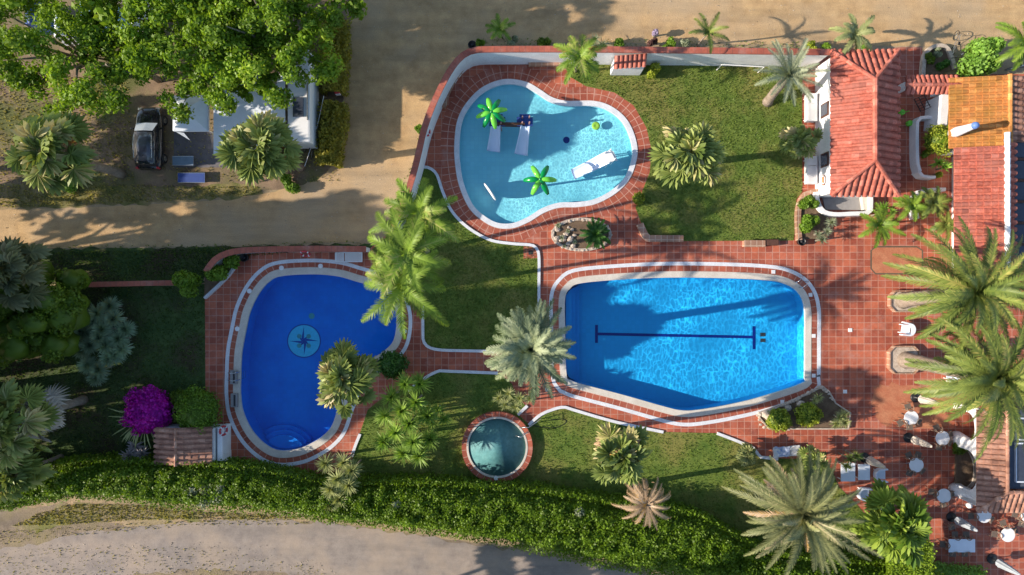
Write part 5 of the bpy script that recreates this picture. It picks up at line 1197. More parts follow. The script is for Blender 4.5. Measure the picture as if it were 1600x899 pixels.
hedge('yellow green clipped hedge piece beside the campsite, lower one', [(532,158),(533,185),(528,212),(522,258)], [(504,158),(500,190),(498,225),(496,256)], 1.5, HEDY, 4500, .10, group='yellow hedges beside the campsite', rgh=.15)
hedge('yellow green clipped hedge piece beside the campsite, upper one', [(534,22),(535,60),(534,100),(530,142)], [(505,22),(504,60),(504,100),(502,142)], 1.5, HEDY, 4500, .10, group='yellow hedges beside the campsite', rgh=.15)
hedge('low green hedge right of the clipped hedge block', [(1462,888),(1500,893),(1545,897)], [(1462,925),(1500,930),(1545,935)], .9, BRIG, 2500, .08, sm=2, rgh=.1)

# ================================================================== PLANTERS, BENCHES, ROCKS
def rocks(parent, px, n, smin, smax, mat=STONE, h=0, along=True, name='stone'):
    p = PL(px, h); q = resample(p, 1.0, False) if along else p
    L_ = resample(p, .05, False); N = n
    for i in range(N):
        a = L_[int(i / N * (len(L_) - 1))] if along else p[i % len(p)]
        s = rnd.uniform(smin, smax); mb = MB(); core_blob(mb, (a[0] + rnd.uniform(-.05, .05), a[1] + rnd.uniform(-.05, .05), h + s * .45), (s, s * rnd.uniform(.6, .9), s * .6), 7, 5, .18); mb.build(name, mat, parent)
t = thing('rock_planter', 'oval planter of field stones holding succulents and a cycad', 'planter', (*P(908, 366), 0))
ov = [(908 + 45 * math.cos(a) * (1 if math.cos(a) > 0 else 1), 367 + 24 * math.sin(a)) for a in np.linspace(0, 2 * math.pi, 36, endpoint=False)]
q = ccw(PL(ov)); mb = MB(); mb.ring(offset(q, -.1), offset(q, .1), 0, .25); mb.build('rim', STONE, t); mb = MB(); mb.prism(offset(q, -.1), .0, .16); mb.build('soil', SOIL, t)
rocks(t, ov + [ov[0]], 34, .1, .16, h=.15); rocks(t, [(872,360),(880,378),(890,352),(900,372),(868,372),(896,386),(884,366)], 14, .12, .26, h=.12)
t = thing('rock_planter', 'triangular planter edged with pale rocks at the corner of the main pool', 'planter', (*P(1250, 640), 0))
tri = [(1186,652),(1185,646),(1230,630),(1262,615),(1283,604),(1292,612),(1302,630),(1325,645),(1322,668),(1290,668),(1250,668),(1200,668)]
q = ccw(PL(tri)); mb = MB(); mb.prism(q, 0, .22); mb.build('soil', SOIL, t); mb = MB(); mb.ring(q, offset(q, .1), 0, .3); mb.build('rim', STONE, t)
rocks(t, [(1184,650),(1230,630),(1262,615),(1281,604),(1290,610),(1304,630)], 26, .11, .2, h=.22); rocks(t, [(1230,637),(1250,631),(1198,646)], 3, .28, .42, h=.2, along=False); rocks(t, [(1186,655),(1190,667),(1240,672)], 8, .1, .16, h=.15)
t = thing('stone_bed', 'bed ringed by a stone kerb behind the gate roof', 'planter', (*P(1462, 95), 0))
q = resample(smooth(PL([(1438,128),(1440,95),(1447,80),(1460,74),(1474,76),(1482,90),(1488,110)]), 6, False), .3, False); mb = MB(); mb.ring(offset(q, -.13, False), offset(q, .13, False), 0, .35, False); mb.build('rim', STONE, t); mb = MB(); mb.prism(ccw(q), .0, .15); mb.build('soil', SOIL, t)
t = thing('curved_planter', 'curved brick edged planter left of the pool house porch', 'planter', (*P(1260, 340), 0))
q = resample(smooth(PL([(1276,300),(1256,304),(1246,322),(1244,345),(1246,376)]), 6, False), .3, False); mb = MB(); mb.ring(offset(q, -.15, False), offset(q, .15, False), 0, .45, False); mb.build('rim', BENCHT, t); mb = MB(); mb.prism(ccw(PL([(1276,303),(1258,306),(1248,322),(1246,345),(1247,374),(1290,374),(1290,335),(1280,318)])), 0, .3); mb.build('soil', SOIL, t)
t = thing('corner_planter', 'long curved planter between the pool wall and the tiles', 'planter', (*P(330, 430), 0))
mb = MB(); mb.prism(ccw(PL([(322,430),(338,408),(352,400),(374,396),(372,410),(352,436),(322,464)])), 0, .25); mb.build('soil', SOIL, t)
q = resample(smooth(PL([(374,400),(368,418),(352,438),(322,466)]), 6, False), .3, False); mb = MB(); mb.ring(offset(q, -.09, False), offset(q, .09, False), 0, .32, False); mb.build('rim', KERBW, t)
for (cx_, cy_, w_, h_, lb) in ((1409, 471, 46, 34, 'upper octagonal planter holding a leaning date palm'), (1409, 562, 48, 44, 'lower octagonal planter holding a leaning date palm')):
    a_, b_ = w_ / 2, h_ / 2; c_ = 9; oc = [(cx_ - a_, cy_ - b_ + c_), (cx_ - a_ + c_, cy_ - b_), (cx_ + a_ - c_, cy_ - b_), (cx_ + a_, cy_ - b_ + c_), (cx_ + a_, cy_ + b_ - c_), (cx_ + a_ - c_, cy_ + b_), (cx_ - a_ + c_, cy_ + b_), (cx_ - a_, cy_ + b_ - c_)]
    t = thing('octagonal_planter', lb, 'planter', (*P(cx_, cy_), 0), 'octagonal palm planters'); q = ccw(PL(oc)); mb = MB(); mb.ring(offset(q, -.09), q, 0, .4); mb.build('rim', BENCHT, t); mb = MB(); mb.prism(offset(q, -.12), 0, .3); mb.build('soil', STONE, t)
def bench(px, w_, label, h=.45):
    q = resample(PL(px, h), .25, False); t = thing('tiled_bench', label, 'bench', (q[0][0], q[0][1], 0), 'benches of sandstone tiles'); mb = MB(); mb.ring(offset(q, -w_ / 2, False), offset(q, w_ / 2, False), 0, h - .05, False); mb.build('base', BENCHT, t); mb = MB(); mb.ring(offset(q, -w_ / 2 - .03, False), offset(q, w_ / 2 + .03, False), h - .048, h, False); mb.build('seat', BENCHT, t)
bench(smooth([(718,105),(705,122),(695,142),(688,166)], 6, False), .7, 'curved sandstone bench inside the wall left of the paddling pool')
bench([(826,95),(878,95)], .62, 'straight sandstone bench against the top wall')
bench([(1000,350),(1008,368),(1014,373),(1068,373)], .42, 'angled sandstone bench at the lawn corner beside the cycad')
bench([(1163,381),(1196,381)], .42, 'short sandstone bench on the lower edge of the large lawn')
mb = MB(); c = P(1207, 379, .4); mb.box((c[0], c[1], .2), (.9, .42, .4)); t = tag(mb.build('dark_bench', WOOD, None, False, .03), 'short dark brown bench beside the short sandstone bench', 'bench')

# ================================================================== SMALL TILED SHED
A = V(243, 726, 1.9); B = V(243, 668, 1.9); T = V(275, 697, 2.2); E0 = V(331, 697, 1.7)
t = thing('tiled_shed', 'small shed with an old tiled roof and white end wall', 'shed', (*P(290, 697), 0))
mb = MB(); mb.box(((A.x + E0.x) / 2 + .15, (A.y + B.y) / 2, .82), (E0.x - A.x - .1, abs(A.y - B.y) - .3, 1.6)); mb.build('wall', WHITE, t)
pitched(t, B, A, (T.x - A.x, 0, .3), 0, 99, ROOFB, pitch=.34, rad=.12); pitched(t, (E0.x, A.y, 1.7), (E0.x, B.y, 1.7), (T.x - E0.x, 0, .5), 0, 99, ROOFB, pitch=.34, rad=.12); ridge(t, [(T.x, A.y, 2.27), (T.x, B.y, 2.27)], ROOFB, .1)
c = P(341, 690, .9); mb = MB(); mb.box((E0.x + .42, (A.y + B.y) / 2, .7), (.35, 2.3, 1.4)); mb.box((E0.x + .42, A.y + .25, .5), (.4, .55, 1.0)); mb.build('buttress', WHITE, t)
buoy(Vector((E0.x + .62, B.y - .35, 1.3)), Matrix.Rotation(R(65), 3, 'Y'), 'dark red lifebuoy at the end of the small tiled shed', REDP)
buoy(V(666, 205, 1.7) + Vector((.05, 0, 0)), Matrix.Rotation(R(60), 3, 'Y'), 'red lifebuoy on the curved wall beside the paddling pool', REDP)
buoy(V(477, 394, 1.1) + Vector((0, -.12, 0)), Matrix.Rotation(R(60), 3, 'X'), 'red lifebuoy hanging on the wall above the deep blue pool', REDP)

# ================================================================== POTS, PARASOLS
def pot(px, py, label, r_=.28, h=.42):
    c = P(px, py, h / 2); t = thing('pot', label, 'pot', (c[0], c[1], 0), 'black pots and bins'); mb = MB(); mb.lathe([(r_ * .75, 0), (r_, h), (r_ * 1.06, h + .02), (r_ * 1.06, h + .05), (r_ * .9, h + .05), (r_ * .85, h - .06), (0, h - .06)], (c[0], c[1], 0), 18); mb.build('body', BLACK, t, True)
    mb = MB(); mb.lathe([(r_ * .4, h - .05), (r_ * .3, h + .02), (0, h + .04)], (c[0], c[1], 0), 10); mb.build('filling', DARK, t, True)
pot(383, 403, 'black bin under the wall at the corner of the deep blue pool'); pot(1251, 378, 'dark blue black pot at the foot of the curved planter'); pot(738, 72, 'black bin outside the corner of the white wall')
def parasol(px, py, label, mat=BEIGE, h=2.7, base=True):
    c = Vector((*P(px, py), 0)); t = thing('closed_parasol', label, 'parasol', c, 'closed parasols on the cafe terrace')
    mb = MB(); mb.lathe([(.36, .0), (.36, .06), (.3, .1), (.08, .14), (.06, .35), (0, .36)], c, 20); mb.build('base', BLACK, t, True)
    mb = MB(); mb.tube([c, c + Vector((0, 0, h))], .028, 8); mb.build('pole', METAL, t, True)
    mb = MB(); N = 16; prof = [(.30, .75), (.27, .9), (.24, 1.3), (.2, 1.8), (.15, 2.25), (.09, h - .1), (.03, h)]; b = 0
    for i, (r_, z) in enumerate(prof):
        for k in range(N): a = 2 * math.pi * k / N; q = r_ * (1.05 if k % 2 else .88); mb.v.append((c.x + q * math.cos(a), c.y + q * math.sin(a), z + (.06 if k % 2 and i == 0 else 0)))
    for i in range(len(prof) - 1):
        for k in range(N): l = (k + 1) % N; mb.f.append((i * N + k, i * N + l, (i + 1) * N + l, (i + 1) * N + k)); mb.mi.append(0)
    mb.f.append(tuple(range((len(prof) - 1) * N, len(prof) * N))); mb.mi.append(0); mb.build('canopy', mat, t)
parasol(1430, 621, 'topmost closed parasol, half hidden under the date palm fronds'); parasol(1419, 684, 'closed beige parasol between the three round tables')
PSHD = plain('shaded_parasol_canvas', (.36, .40, .44), .9, .15, 0, .2, 0, 8)  # same parasol canvas, with blue-grey building shade painted into its colour
parasol(1486, 808, 'closed parasol tinted as in shade above the rectangular table', PSHD); parasol(1549, 873, 'closed parasol tinted as in shade in the lower right corner', PSHD); parasol(1350, 715, 'closed beige parasol behind the white armchairs')

# ================================================================== TABLES AND CHAIRS
def make_table():
    t = thing('round_table', '', 'table'); mb = MB(); mb.lathe([(.46, .70), (.5, .71), (.5, .735), (.48, .745), (0, .745)], (0, 0, 0), 36); mb.build('table_top', PLAS, t)
    mb = MB(); mb.tube([(0, 0, .05), (0, 0, .7)], .04, 10); mb.build('column', METAL, t, True)
    for k in range(4): a = R(45 + 90 * k); mb = MB(); mb.tube([(0, 0, .1), (.35 * math.cos(a), .35 * math.sin(a), .02)], .025, 6); mb.build('foot', METAL, t)
    return t
def make_chair(sm=RATT, cm=RATD):
    t = thing('cafe_chair', '', 'chair'); mb = MB(); mb.box((0, 0, .43), (.44, .42, .04)); mb.build('seat', cm, t, False, .01)
    mb = MB(); pts = [(.24 * math.sin(a) * 1.0, -.05 - .22 * math.cos(a), .82 - .12 * abs(a) / 1.9) for a in np.linspace(-1.9, 1.9, 12)]
    mb.tube(pts, .028, 8); mb.tube([(p[0], p[1], p[2] - .14) for p in pts[2:-2]], .02, 6); mb.tube([(p[0], p[1], p[2] - .26) for p in pts[2:-2]], .02, 6); mb.build('backrest', sm, t, True)
    for sx in (-.2, .2):
        for sy in (-.19, .19): mb = MB(); mb.tube([(sx * 1.05, sy * 1.05, 0), (sx, sy, .43 if sy > 0 else .7)], .018, 6); mb.build('leg', sm, t)
    return t
tb = make_table(); ch = make_chair(); TG, CG = 'round white cafe tables', 'rattan chairs round the cafe tables'
TABS = [((1424, 653), 'round white table nearest the octagonal planter', [95, 215, 335, 275], 'table nearest the octagonal planter'),
        ((1473, 685), 'round white table beside the dark archway', [110, 20, 265, 330], 'table beside the dark archway'),
        ((1432, 727), 'round white table below the beige closed parasol', [65, 245, 320, 120], 'table below the beige parasol'),
        ((1475, 775), 'round white table left of the lower arcade pier', [5, 280, 165], 'table left of the arcade pier'),
        ((1538, 806), 'round white table partly under the tiled eaves', [190, 330], 'table under the tiled eaves'),
        ((1575, 836), 'round white table in the open lower right corner', [100, 15, 185], 'table in the lower right corner'),
        ((1607, 806), 'round white table cut off by the right edge', [180, 250], 'table cut off by the right edge')]
WD = {0: 'right', 1: 'upper right', 2: 'upper', 3: 'upper left', 4: 'left', 5: 'lower left', 6: 'lower', 7: 'lower right'}
nch = 0
for i, ((px, py), lb, angs, short) in enumerate(TABS):
    c = P(px, py, .74); place(tb, i == 0, (c[0], c[1], .012), rnd.uniform(0, 6), lb, TG); used_ = set()
    for a in angs:
        ra = R(a); w_ = WD[round(a / 45) % 8]; place(ch, nch == 0, (c[0] + .72 * math.cos(ra), c[1] + .72 * math.sin(ra), .012), ra - math.pi / 2 + math.pi + rnd.uniform(-.2, .2) + math.pi, f'rattan chair on the {w_} side of the {short}', CG); nch += 1
c = P(1503, 853, .74); t = thing('rectangular_table', 'rectangular white table in front of the low hedge', 'table', (c[0], c[1], 0))
mb = MB(); mb.box((c[0], c[1], .73), (1.85, .92, .04)); mb.build('table_top', CANV, t, False, .012)
for sx in (-.8, .8):
    for sy in (-.36, .36): mb = MB(); mb.box((c[0] + sx, c[1] + sy, .35), (.06, .06, .7)); mb.build('leg', METAL, t)
for (dx, dy, rz, w_) in ((-1.15, 0, 90, 'left end'), (-.45, -.68, 180, 'lower left side'), (.4, -.68, 180, 'lower right side'), (-.3, .68, 0, 'upper left side'), (.5, .68, 0, 'upper right side')):
    place(ch, False, (c[0] + dx, c[1] + dy, .012), R(rz), f'rattan chair at the {w_} of the rectangular table', CG)
place(ch, False, (*P(1480, 820), .012), R(200), 'rattan chair standing alone between two round tables', CG)
# white armchairs and square tables
def make_arm():
    t = thing('white_armchair', '', 'armchair'); mb = MB(); mb.box((0, .02, .4), (.62, .62, .05)); mb.build('seat', CANV, t, False, .015)
    mb = MB(); out = []
    for a in np.linspace(-math.pi * .5, math.pi * .5, 14): out.append((.40 * math.sin(a), -.12 - .34 * math.cos(a)))
    out = [(-.44, .36)] + out + [(.44, .36)]; mb.ring(offset(out, -.045, False), offset(out, .045, False), .34, .74, False); mb.build('backrest', CANV, t, False)
    for sx in (-.28, .28):
        for sy in (-.26, .28): mb = MB(); mb.box((sx, sy, .19), (.06, .06, .38)); mb.build('leg', PLAS, t)
    return t
am = make_arm(); AG = 'white plastic armchairs on the terrace'
for i, (px, py, rz, lb) in enumerate(((1378, 743, -90, 'white armchair right of the two square white tables'), (1352, 773, -100, 'white armchair below the two square white tables'), (1418, 515, 80, 'white armchair under the fronds of the upper date palm'), (1488, 585, 100, 'white armchair hidden under the fronds between both planters'))):
    place(am, i == 0, (*P(px, py, .6), .012), R(rz), lb, AG)
for (px, py, w_, d_, lb) in ((1325, 738, 1.0, 1.3, 'larger square white table partly under a spiky plant'), (1350, 738, .82, 1.1, 'smaller square white table between the larger one and the armchair')):
    c = P(px, py, .6); t = thing('square_table', lb, 'table', (c[0], c[1], 0), 'square white tables'); mb = MB(); mb.box((c[0], c[1], .6), (w_, d_, .05)); mb.build('table_top', CANV, t, False, .015)
    for sx in (-1, 1):
        for sy in (-1, 1): mb = MB(); mb.box((c[0] + sx * w_ * .42, c[1] + sy * d_ * .42, .29), (.06, .06, .58)); mb.build('leg', PLAS, t)
t = thing('floor_lamp_globe', 'small white globe lamp at the foot of the arcade corner', 'lamp', (*P(1514, 790), 0)); c = P(1514, 790, .3); mb = MB(); mb.lathe([(0, .1), (.16, .18), (.2, .32), (.15, .46), (0, .5)], (c[0], c[1], 0), 16); mb.build('globe', PLAS, t, True); mb = MB(); mb.lathe([(.12, 0), (.1, .14), (0, .15)], (c[0], c[1], 0), 12); mb.build('base', METAL, t)
t = thing('cushion', 'white cushion lying in the bright green fan palm', 'cushion', (*P(1376, 798, 1.0), .9))
mb = MB(); c = P(1376, 798, 1.0); core_blob(mb, (c[0], c[1], 1.0), (.3, .2, .12), 10, 6, .05); mb.build('cover', PLAS, t, True); mb = MB(); mb.tube([(c[0], c[1], 0), (c[0], c[1], .95)], .04, 6); mb.build('stand', METAL, t)
# curved bed with a tree stump seat inside the archway
t = thing('curved_bed', 'dark round bed with a stone rim in front of the archway', 'planter', (*P(1500, 725), 0)); q = resample(smooth(PL([(1492,695),(1508,700),(1519,722),(1518,750),(1505,763),(1490,760)]), 6, False), .25, False)
mb = MB(); mb.ring(offset(q, -.1, False), offset(q, .1, False), 0, .3, False); mb.build('rim', STONE, t); mb = MB(); mb.prism(ccw(q), 0, .18); mb.build('soil', SOIL, t)
# green bird figure and hose reel near the pool house: two small green items
for (px, py, lb) in ((1409, 176, 'small green watering can by the right eave of the pool house'), (1421, 193, 'larger green watering can beside the low white wall')):
    c = P(px, py, .2); t = thing('watering_can', lb, 'watering can', (c[0], c[1], 0), 'green watering cans'); mb = MB(); mb.lathe([(.17, 0), (.2, .05), (.2, .3), (.12, .36), (0, .36)], (c[0], c[1], .01), 14); mb.build('body', MOSG if 0 else GRN1, t, True); mb = MB(); mb.tube([(c[0] + .15, c[1], .1), (c[0] + .34, c[1] + .05, .3), (c[0] + .42, c[1] + .06, .4)], .03, 6); mb.build('spout', GRN1, t, True)
mb = MB(); q = [V(1434, 153, .5), V(1444, 172, .5), V(1472, 166, .5)]; t = thing('metal_gate', 'open dark metal gate under the gate roof', 'gate', q[0]); 
for z in (.1, .6, 1.2): mb.tube([Vector((p.x, p.y, z)) for p in q[:2]], .03, 6)
mb.build('rail', DARK, t)
for k in range(6): p = q[0].lerp(q[1], k / 5); m_ = MB(); m_.tube([(p.x, p.y, .02), (p.x, p.y, 1.3)], .02, 6); m_.build('bar', DARK, t)

# ================================================================== CAMPSITE
# black car, nose towards the top of the picture
cc = Vector((*P(232, 216, .8), 0)); t = thing('parked_car', 'black estate car parked nose up left of the white canopy', 'car', cc)
def loft(mb, secs, closed=True):
    n = len(secs[0]); b = len(mb.v)
    for s_ in secs: mb.v += [tuple(cc + Vector(p)) for p in s_]
    for i in range(len(secs) - 1):
        for j in range(n): l = (j + 1) % n; mb.f.append((b + i * n + j, b + i * n + l, b + (i + 1) * n + l, b + (i + 1) * n + j)); mb.mi.append(0)
    mb.f.append(tuple(b + j for j in range(n))[::-1]); mb.f.append(tuple(b + (len(secs) - 1) * n + j for j in range(n))); mb.mi += [0, 0]
def sec(y, w_, zb, zs, zt, crown=.03): # body cross section
    return [(-w_ * .92, y, zb), (-w_, y, (zb + zs) / 2), (-w_ * .985, y, zs), (-w_ * .8, y, zt), (-w_ * .3, y, zt + crown), (w_ * .3, y, zt + crown), (w_ * .8, y, zt), (w_ * .985, y, zs), (w_, y, (zb + zs) / 2), (w_ * .92, y, zb)]
mb = MB(); loft(mb, [sec(-2.2, .62, .35, .6, .66, .0), sec(-2.12, .8, .28, .85, .95), sec(-1.9, .88, .25, .92, 1.0), sec(-1.2, .91, .22, .93, .98), sec(0, .92, .22, .92, .96), sec(.9, .91, .22, .9, .96), sec(1.5, .88, .22, .84, .93), sec(1.95, .8, .26, .74, .84), sec(2.15, .62, .3, .62, .7), sec(2.22, .45, .34, .55, .58, 0)]); body = mb.build('body', CARP, t, True)
def gsec(y, wb, wt, z0, z1): return [(-wb, y, z0), (-wt, y, z1), (-wt * .4, y, z1 + .03), (wt * .4, y, z1 + .03), (wt, y, z1), (wb, y, z0)]
mb = MB(); loft(mb, [gsec(-2.02, .74, .70, .96, .99), gsec(-1.72, .8, .64, .95, 1.42), gsec(-.6, .82, .66, .94, 1.5), gsec(.25, .82, .64, .93, 1.47), gsec(.98, .78, .72, .93, .96)]); mb.build('side_glass', GLASS, t, True)
mb = MB(); loft(mb, [[(-.62, -1.7, 1.44), (-.2, -1.72, 1.47), (.2, -1.72, 1.47), (.62, -1.7, 1.44), (.62, -1.7, 1.4), (-.62, -1.7, 1.4)], [(-.65, -.7, 1.52), (-.2, -.7, 1.56), (.2, -.7, 1.56), (.65, -.7, 1.52), (.65, -.7, 1.46), (-.65, -.7, 1.46)], [(-.62, .26, 1.49), (-.2, .27, 1.53), (.2, .27, 1.53), (.62, .26, 1.49), (.62, .26, 1.42), (-.62, .26, 1.42)]]); rf = mb.build('roof', plain('car_roof_sky_tint', (0.09, 0.10, 0.13), 0.3, .1, .3, .6, .6), t, True)  # black roof tinted blue-grey, the sky's reflection painted into its colour
for sx in (-.66, .66): mb = MB(); mb.tube([cc + Vector((sx * .93, -1.55, 1.54)), cc + Vector((sx * .96, -.6, 1.6)), cc + Vector((sx * .92, .1, 1.55))], .022, 6); mb.build('roof_rail', METAL, rf, True)
mb = MB(); mb.v = [tuple(cc + Vector(p)) for p in ((-.74, 1.0, 1.0), (.74, 1.0, 1.0), (.62, .36, 1.46), (-.62, .36, 1.46), (0, 1.02, 1.03), (0, .38, 1.5))]; mb.f = [(0, 4, 5, 3), (4, 1, 2, 5)]; mb.mi = [0, 0]; mb.build('windscreen_shade', SHADE, t)
for sx in (-1, 1):
    for y_ in (-1.35, 1.35):
        wx = MB(); M = Matrix.Rotation(R(90), 3, 'Y'); wx.lathe([(.2, -.11), (.32, -.11), (.345, -.06), (.345, .06), (.32, .11), (.2, .11)], cc + Vector((sx * .83, y_, .345)), 20, M=M); wl = wx.build('wheel', BLACK, t, True)
        wx = MB(); wx.lathe([(0, -.1), (.2, -.1), (.21, .1), (0, .12)], cc + Vector((sx * .84, y_, .345)), 12, M=M); wx.build('rim', METAL, wl)
    mb = MB(); mb.box(cc + Vector((sx * 1.02, .62, 1.0)), (.2, .12, .14)); mb.build('wing_mirror', CARP, t, False, .03)
    mb = MB(); mb.box(cc + Vector((sx * .62, 2.07, .68)), (.3, .16, .12)); mb.build('headlight', METAL, t, False, .03)
    mb = MB(); mb.box(cc + Vector((sx * .72, -2.1, .86)), (.16, .14, .28)); mb.build('tail_light', REDP, t, False, .03)
mb = MB(); mb.tube([cc + Vector((0, -1.3, 1.5)), cc + Vector((0, -1.45, 1.62))], .02, 6); mb.build('antenna', BLACK, t)
# pavilion tent
p0 = V(270, 149, 2.2); p1 = V(325, 205, 2.2); t = thing('canopy_tent', 'square white canopy tent beside the black car', 'tent', ((p0.x + p1.x) / 2, (p0.y + p1.y) / 2, 0)); ap = Vector(((p0.x + p1.x) / 2, (p0.y + p1.y) / 2, 3.0)); cs = [Vector((p0.x, p0.y, 2.2)), Vector((p1.x, p0.y, 2.2)), Vector((p1.x, p1.y, 2.2)), Vector((p0.x, p1.y, 2.2))]
mb = MB(); mb.v = [tuple(v) for v in cs] + [tuple(ap)] + [tuple(v - Vector((0, 0, .22))) for v in cs] + [tuple(ap - Vector((0, 0, .03)))]
for k in range(4): l = (k + 1) % 4; mb.f += [(l, k, 4), (k, l, 5 + l, 5 + k), (5 + k, 5 + l, 9)]; mb.mi += [0] * 3
mb.build('roof_cloth', CANV, t)
for v in cs: m_ = MB(); d = Vector((ap.x - v.x, ap.y - v.y, 0)).normalized() * .08; m_.tube([(v.x + d.x, v.y + d.y, 0), (v.x + d.x, v.y + d.y, 2.18)], .03, 6); m_.build('pole', METAL, t)
m_ = MB(); a = cs[3]; m_.add([(a.x + .1, a.y, 2.0), (a.x + .6, a.y - .05, 1.9), (a.x + .55, a.y - .35, .9), (a.x + .3, a.y - .2, .9)], [(0, 1, 2, 3), (3, 2, 1, 0)][:1]); m_.build('side_flap', CANV, t)
# caravan awning + caravan
p0 = V(332, 118, 2.5); p1 = V(462, 242, 2.5); t = thing('caravan_awning', 'large white awning roof between canopy tent and fan palm', 'awning', (p0.x, p0.y, 0)); mb = MB(); nx, ny = 10, 10
x0_, x1_ = P(332, 0, 2.5)[0], P(448, 0, 2.5)[0]; y0_, y1_ = P(0, 118, 2.5)[1], P(0, 240, 2.5)[1]
vs = [(x0_ + (x1_ - x0_) * i / nx, y0_ + (y1_ - y0_) * j / ny, 2.35 + .45 * (i / nx) + .06 * math.sin(j * 1.9) * math.sin(i * .9)) for i in range(nx + 1) for j in range(ny + 1)]
mb.add(vs, [(i * (ny + 1) + j, i * (ny + 1) + j + 1, (i + 1) * (ny + 1) + j + 1, (i + 1) * (ny + 1) + j) for i in range(nx) for j in range(ny)]); mb.build('roof_cloth', CANV, t, True)
for (x_, y_) in ((x0_ + .05, y0_ - .05), (x0_ + .05, y1_ + .05), (x0_ + .05, (y0_ + y1_) / 2), (x1_ - .1, y1_ + .05)): m_ = MB(); m_.tube([(x_, y_, 0), (x_, y_, 2.35)], .03, 6); m_.build('pole', METAL, t)
mb = MB(); mb.box((x0_ + .02, (y0_ + y1_) / 2, 1.2), (.03, y0_ - y1_ - .2, 2.2)); mb.build('side_wall', CANV, t)
xa, xb = P(449, 0, 2.7)[0], P(463, 0, 2.7)[0] + .9
t = thing('caravan', 'white caravan mostly hidden under the plane tree next to the awning', 'caravan', ((xa + xb) / 2, 13, 0)); mb = MB(); mb.box(((xa + xb) / 2, P(0, 150, 2.7)[1], 1.6), (xb - xa, 6.2, 2.2)); mb.build('body', PLAS, t, False, .12)
mb = MB(); mb.box(((xa + xb) / 2, P(0, 168, 2.7)[1], 2.76), (.7, 1.3, .12)); mb.build('roof_hatch', GLASSP, t, False, .02); mb = MB(); mb.tube([(xb - .15, P(0, 188, 2.7)[1], 2.74), (xb - .15, P(0, 130, 2.7)[1], 2.74)], .04, 6); mb.build('roof_rail', METAL, t)
for y_ in (13.0, 14.4): m_ = MB(); m_.lathe([(.0, -.09), (.3, -.09), (.33, 0), (.3, .09), (0, .09)], (xb - .15, y_, .34), 16, M=MY); m_.build('wheel', BLACK, t, True)
# other camp gear
tag(sheet('ground_mat', [P(272, 205), P(272, 262), P(360, 262), P(360, 205)], [], .02, MAT_G), 'grey ground mat in front of the canopy tent', 'mat')
def camp_table(px0, py0, px1, py1, h, mat, label, name='camp_table', cat='table', legs=METAL):
    a = V(px0, py0, h); b = V(px1, py1, h); c = (a + b) / 2; t = thing(name, label, cat, (c.x, c.y, 0)); mb = MB(); mb.box((c.x, c.y, h), (b.x - a.x, a.y - b.y, .04)); mb.build('table_top', mat, t, False, .01)
    mb = MB(); w_, d_ = b.x - a.x, a.y - b.y; q = [(c.x - w_ / 2, c.y - d_ / 2), (c.x + w_ / 2, c.y - d_ / 2), (c.x + w_ / 2, c.y + d_ / 2), (c.x - w_ / 2, c.y + d_ / 2)]; mb.ring(q, offset(q, .04), h - .04, h + .03); mb.build('edge_frame', legs, t)
    for sx in (-1, 1):
        for sy in (-1, 1): m_ = MB(); m_.tube([(c.x + sx * w_ * .42, c.y + sy * d_ * .4, 0), (c.x + sx * w_ * .42, c.y + sy * d_ * .4, h - .03)], .02, 6); m_.build('leg', legs, t)
camp_table(278, 271, 320, 285, .4, BLUEC, 'dark blue folding camp bed on the verge below the tent', 'camp_bed', 'camp bed')
camp_table(270, 245, 302, 258, .6, BLUEG, 'grey folding camp table below the canopy tent')
t = thing('covered_dinghy', 'grey blue covered hull shape right of the caravan', 'cover', (*P(484, 186), 0)); mb = MB(); q = ccw(PL(smooth([(479,164),(490,168),(500,170),(500,180),(493,192),(492,202),(482,206),(473,201),(473,194),(480,184)], 5), .7)); mb.prism(q, .2, .6, 0, 0.0); mb.prism(offset(q, -.02), .6, .75, 0, .12); mb.build('cover', BLUEG, t); 
for sx in (-.3, .3): c = P(484, 186, .4); m_ = MB(); m_.box((c[0] + sx, c[1], .1), (.1, .9, .2)); m_.build('support', BLACK, t)
# bicycles
def make_bike():
    t = thing('bicycle', '', 'bicycle')
    for x_ in (-.52, .52):
        mb = MB(); torus(mb, (x_, 0, .34), .32, .022, MX, 22, 6); wl = mb.build('wheel', BLACK, t, True); mb = MB(); mb.lathe([(.0, -.02), (.03, -.02), (.03, .02), (0, .02)], (x_, 0, .34), 8, M=MX)
        for k in range(8): a = math.pi * k / 4; mb.tube([(x_, 0, .34), (x_ + .3 * math.cos(a), 0, .34 + .3 * math.sin(a))], .004, 4)
        mb.build('spokes', METAL, wl)
    mb = MB()
    for a, b in (((-.52, 0, .34), (-.08, 0, .3)), ((-.08, 0, .3), (-.2, 0, .82)), ((-.2, 0, .72), (.38, 0, .78)), ((-.08, 0, .3), (.4, 0, .68)), ((-.52, 0, .34), (-.18, 0, .7)), ((.52, 0, .34), (.36, 0, .95))): mb.tube([a, b], .018, 6)
    mb.build('frame', METAL, t); mb = MB(); mb.tube([(.3, -.28, .98), (.38, -.12, 1.0), (.38, .12, 1.0), (.3, .28, .98)], .016, 6); mb.build('handlebar', BLACK, t); mb = MB(); mb.box((-.22, 0, .86), (.26, .14, .05), taper=.8); mb.build('saddle', BLACK, t); return t
bk = make_bike(); BG = 'parked bicycles'
for i, (px, py, rz, lb) in enumerate(((1487, 70, 80, 'bicycle standing alone on the sand above the stone ringed bed'), (1499, 88, 20, 'bicycle leaning between stone ringed bed and bright shrub'), (482, 222, 75, 'left bicycle in the dark corner behind the yellow hedge'), (491, 232, 80, 'right bicycle in the dark corner behind the yellow hedge'), (1584, 108, 10, 'bicycle at the right end above the old tiled roof'))):
    place(bk, i == 0, (*P(px, py), .01), R(rz), lb, BG)
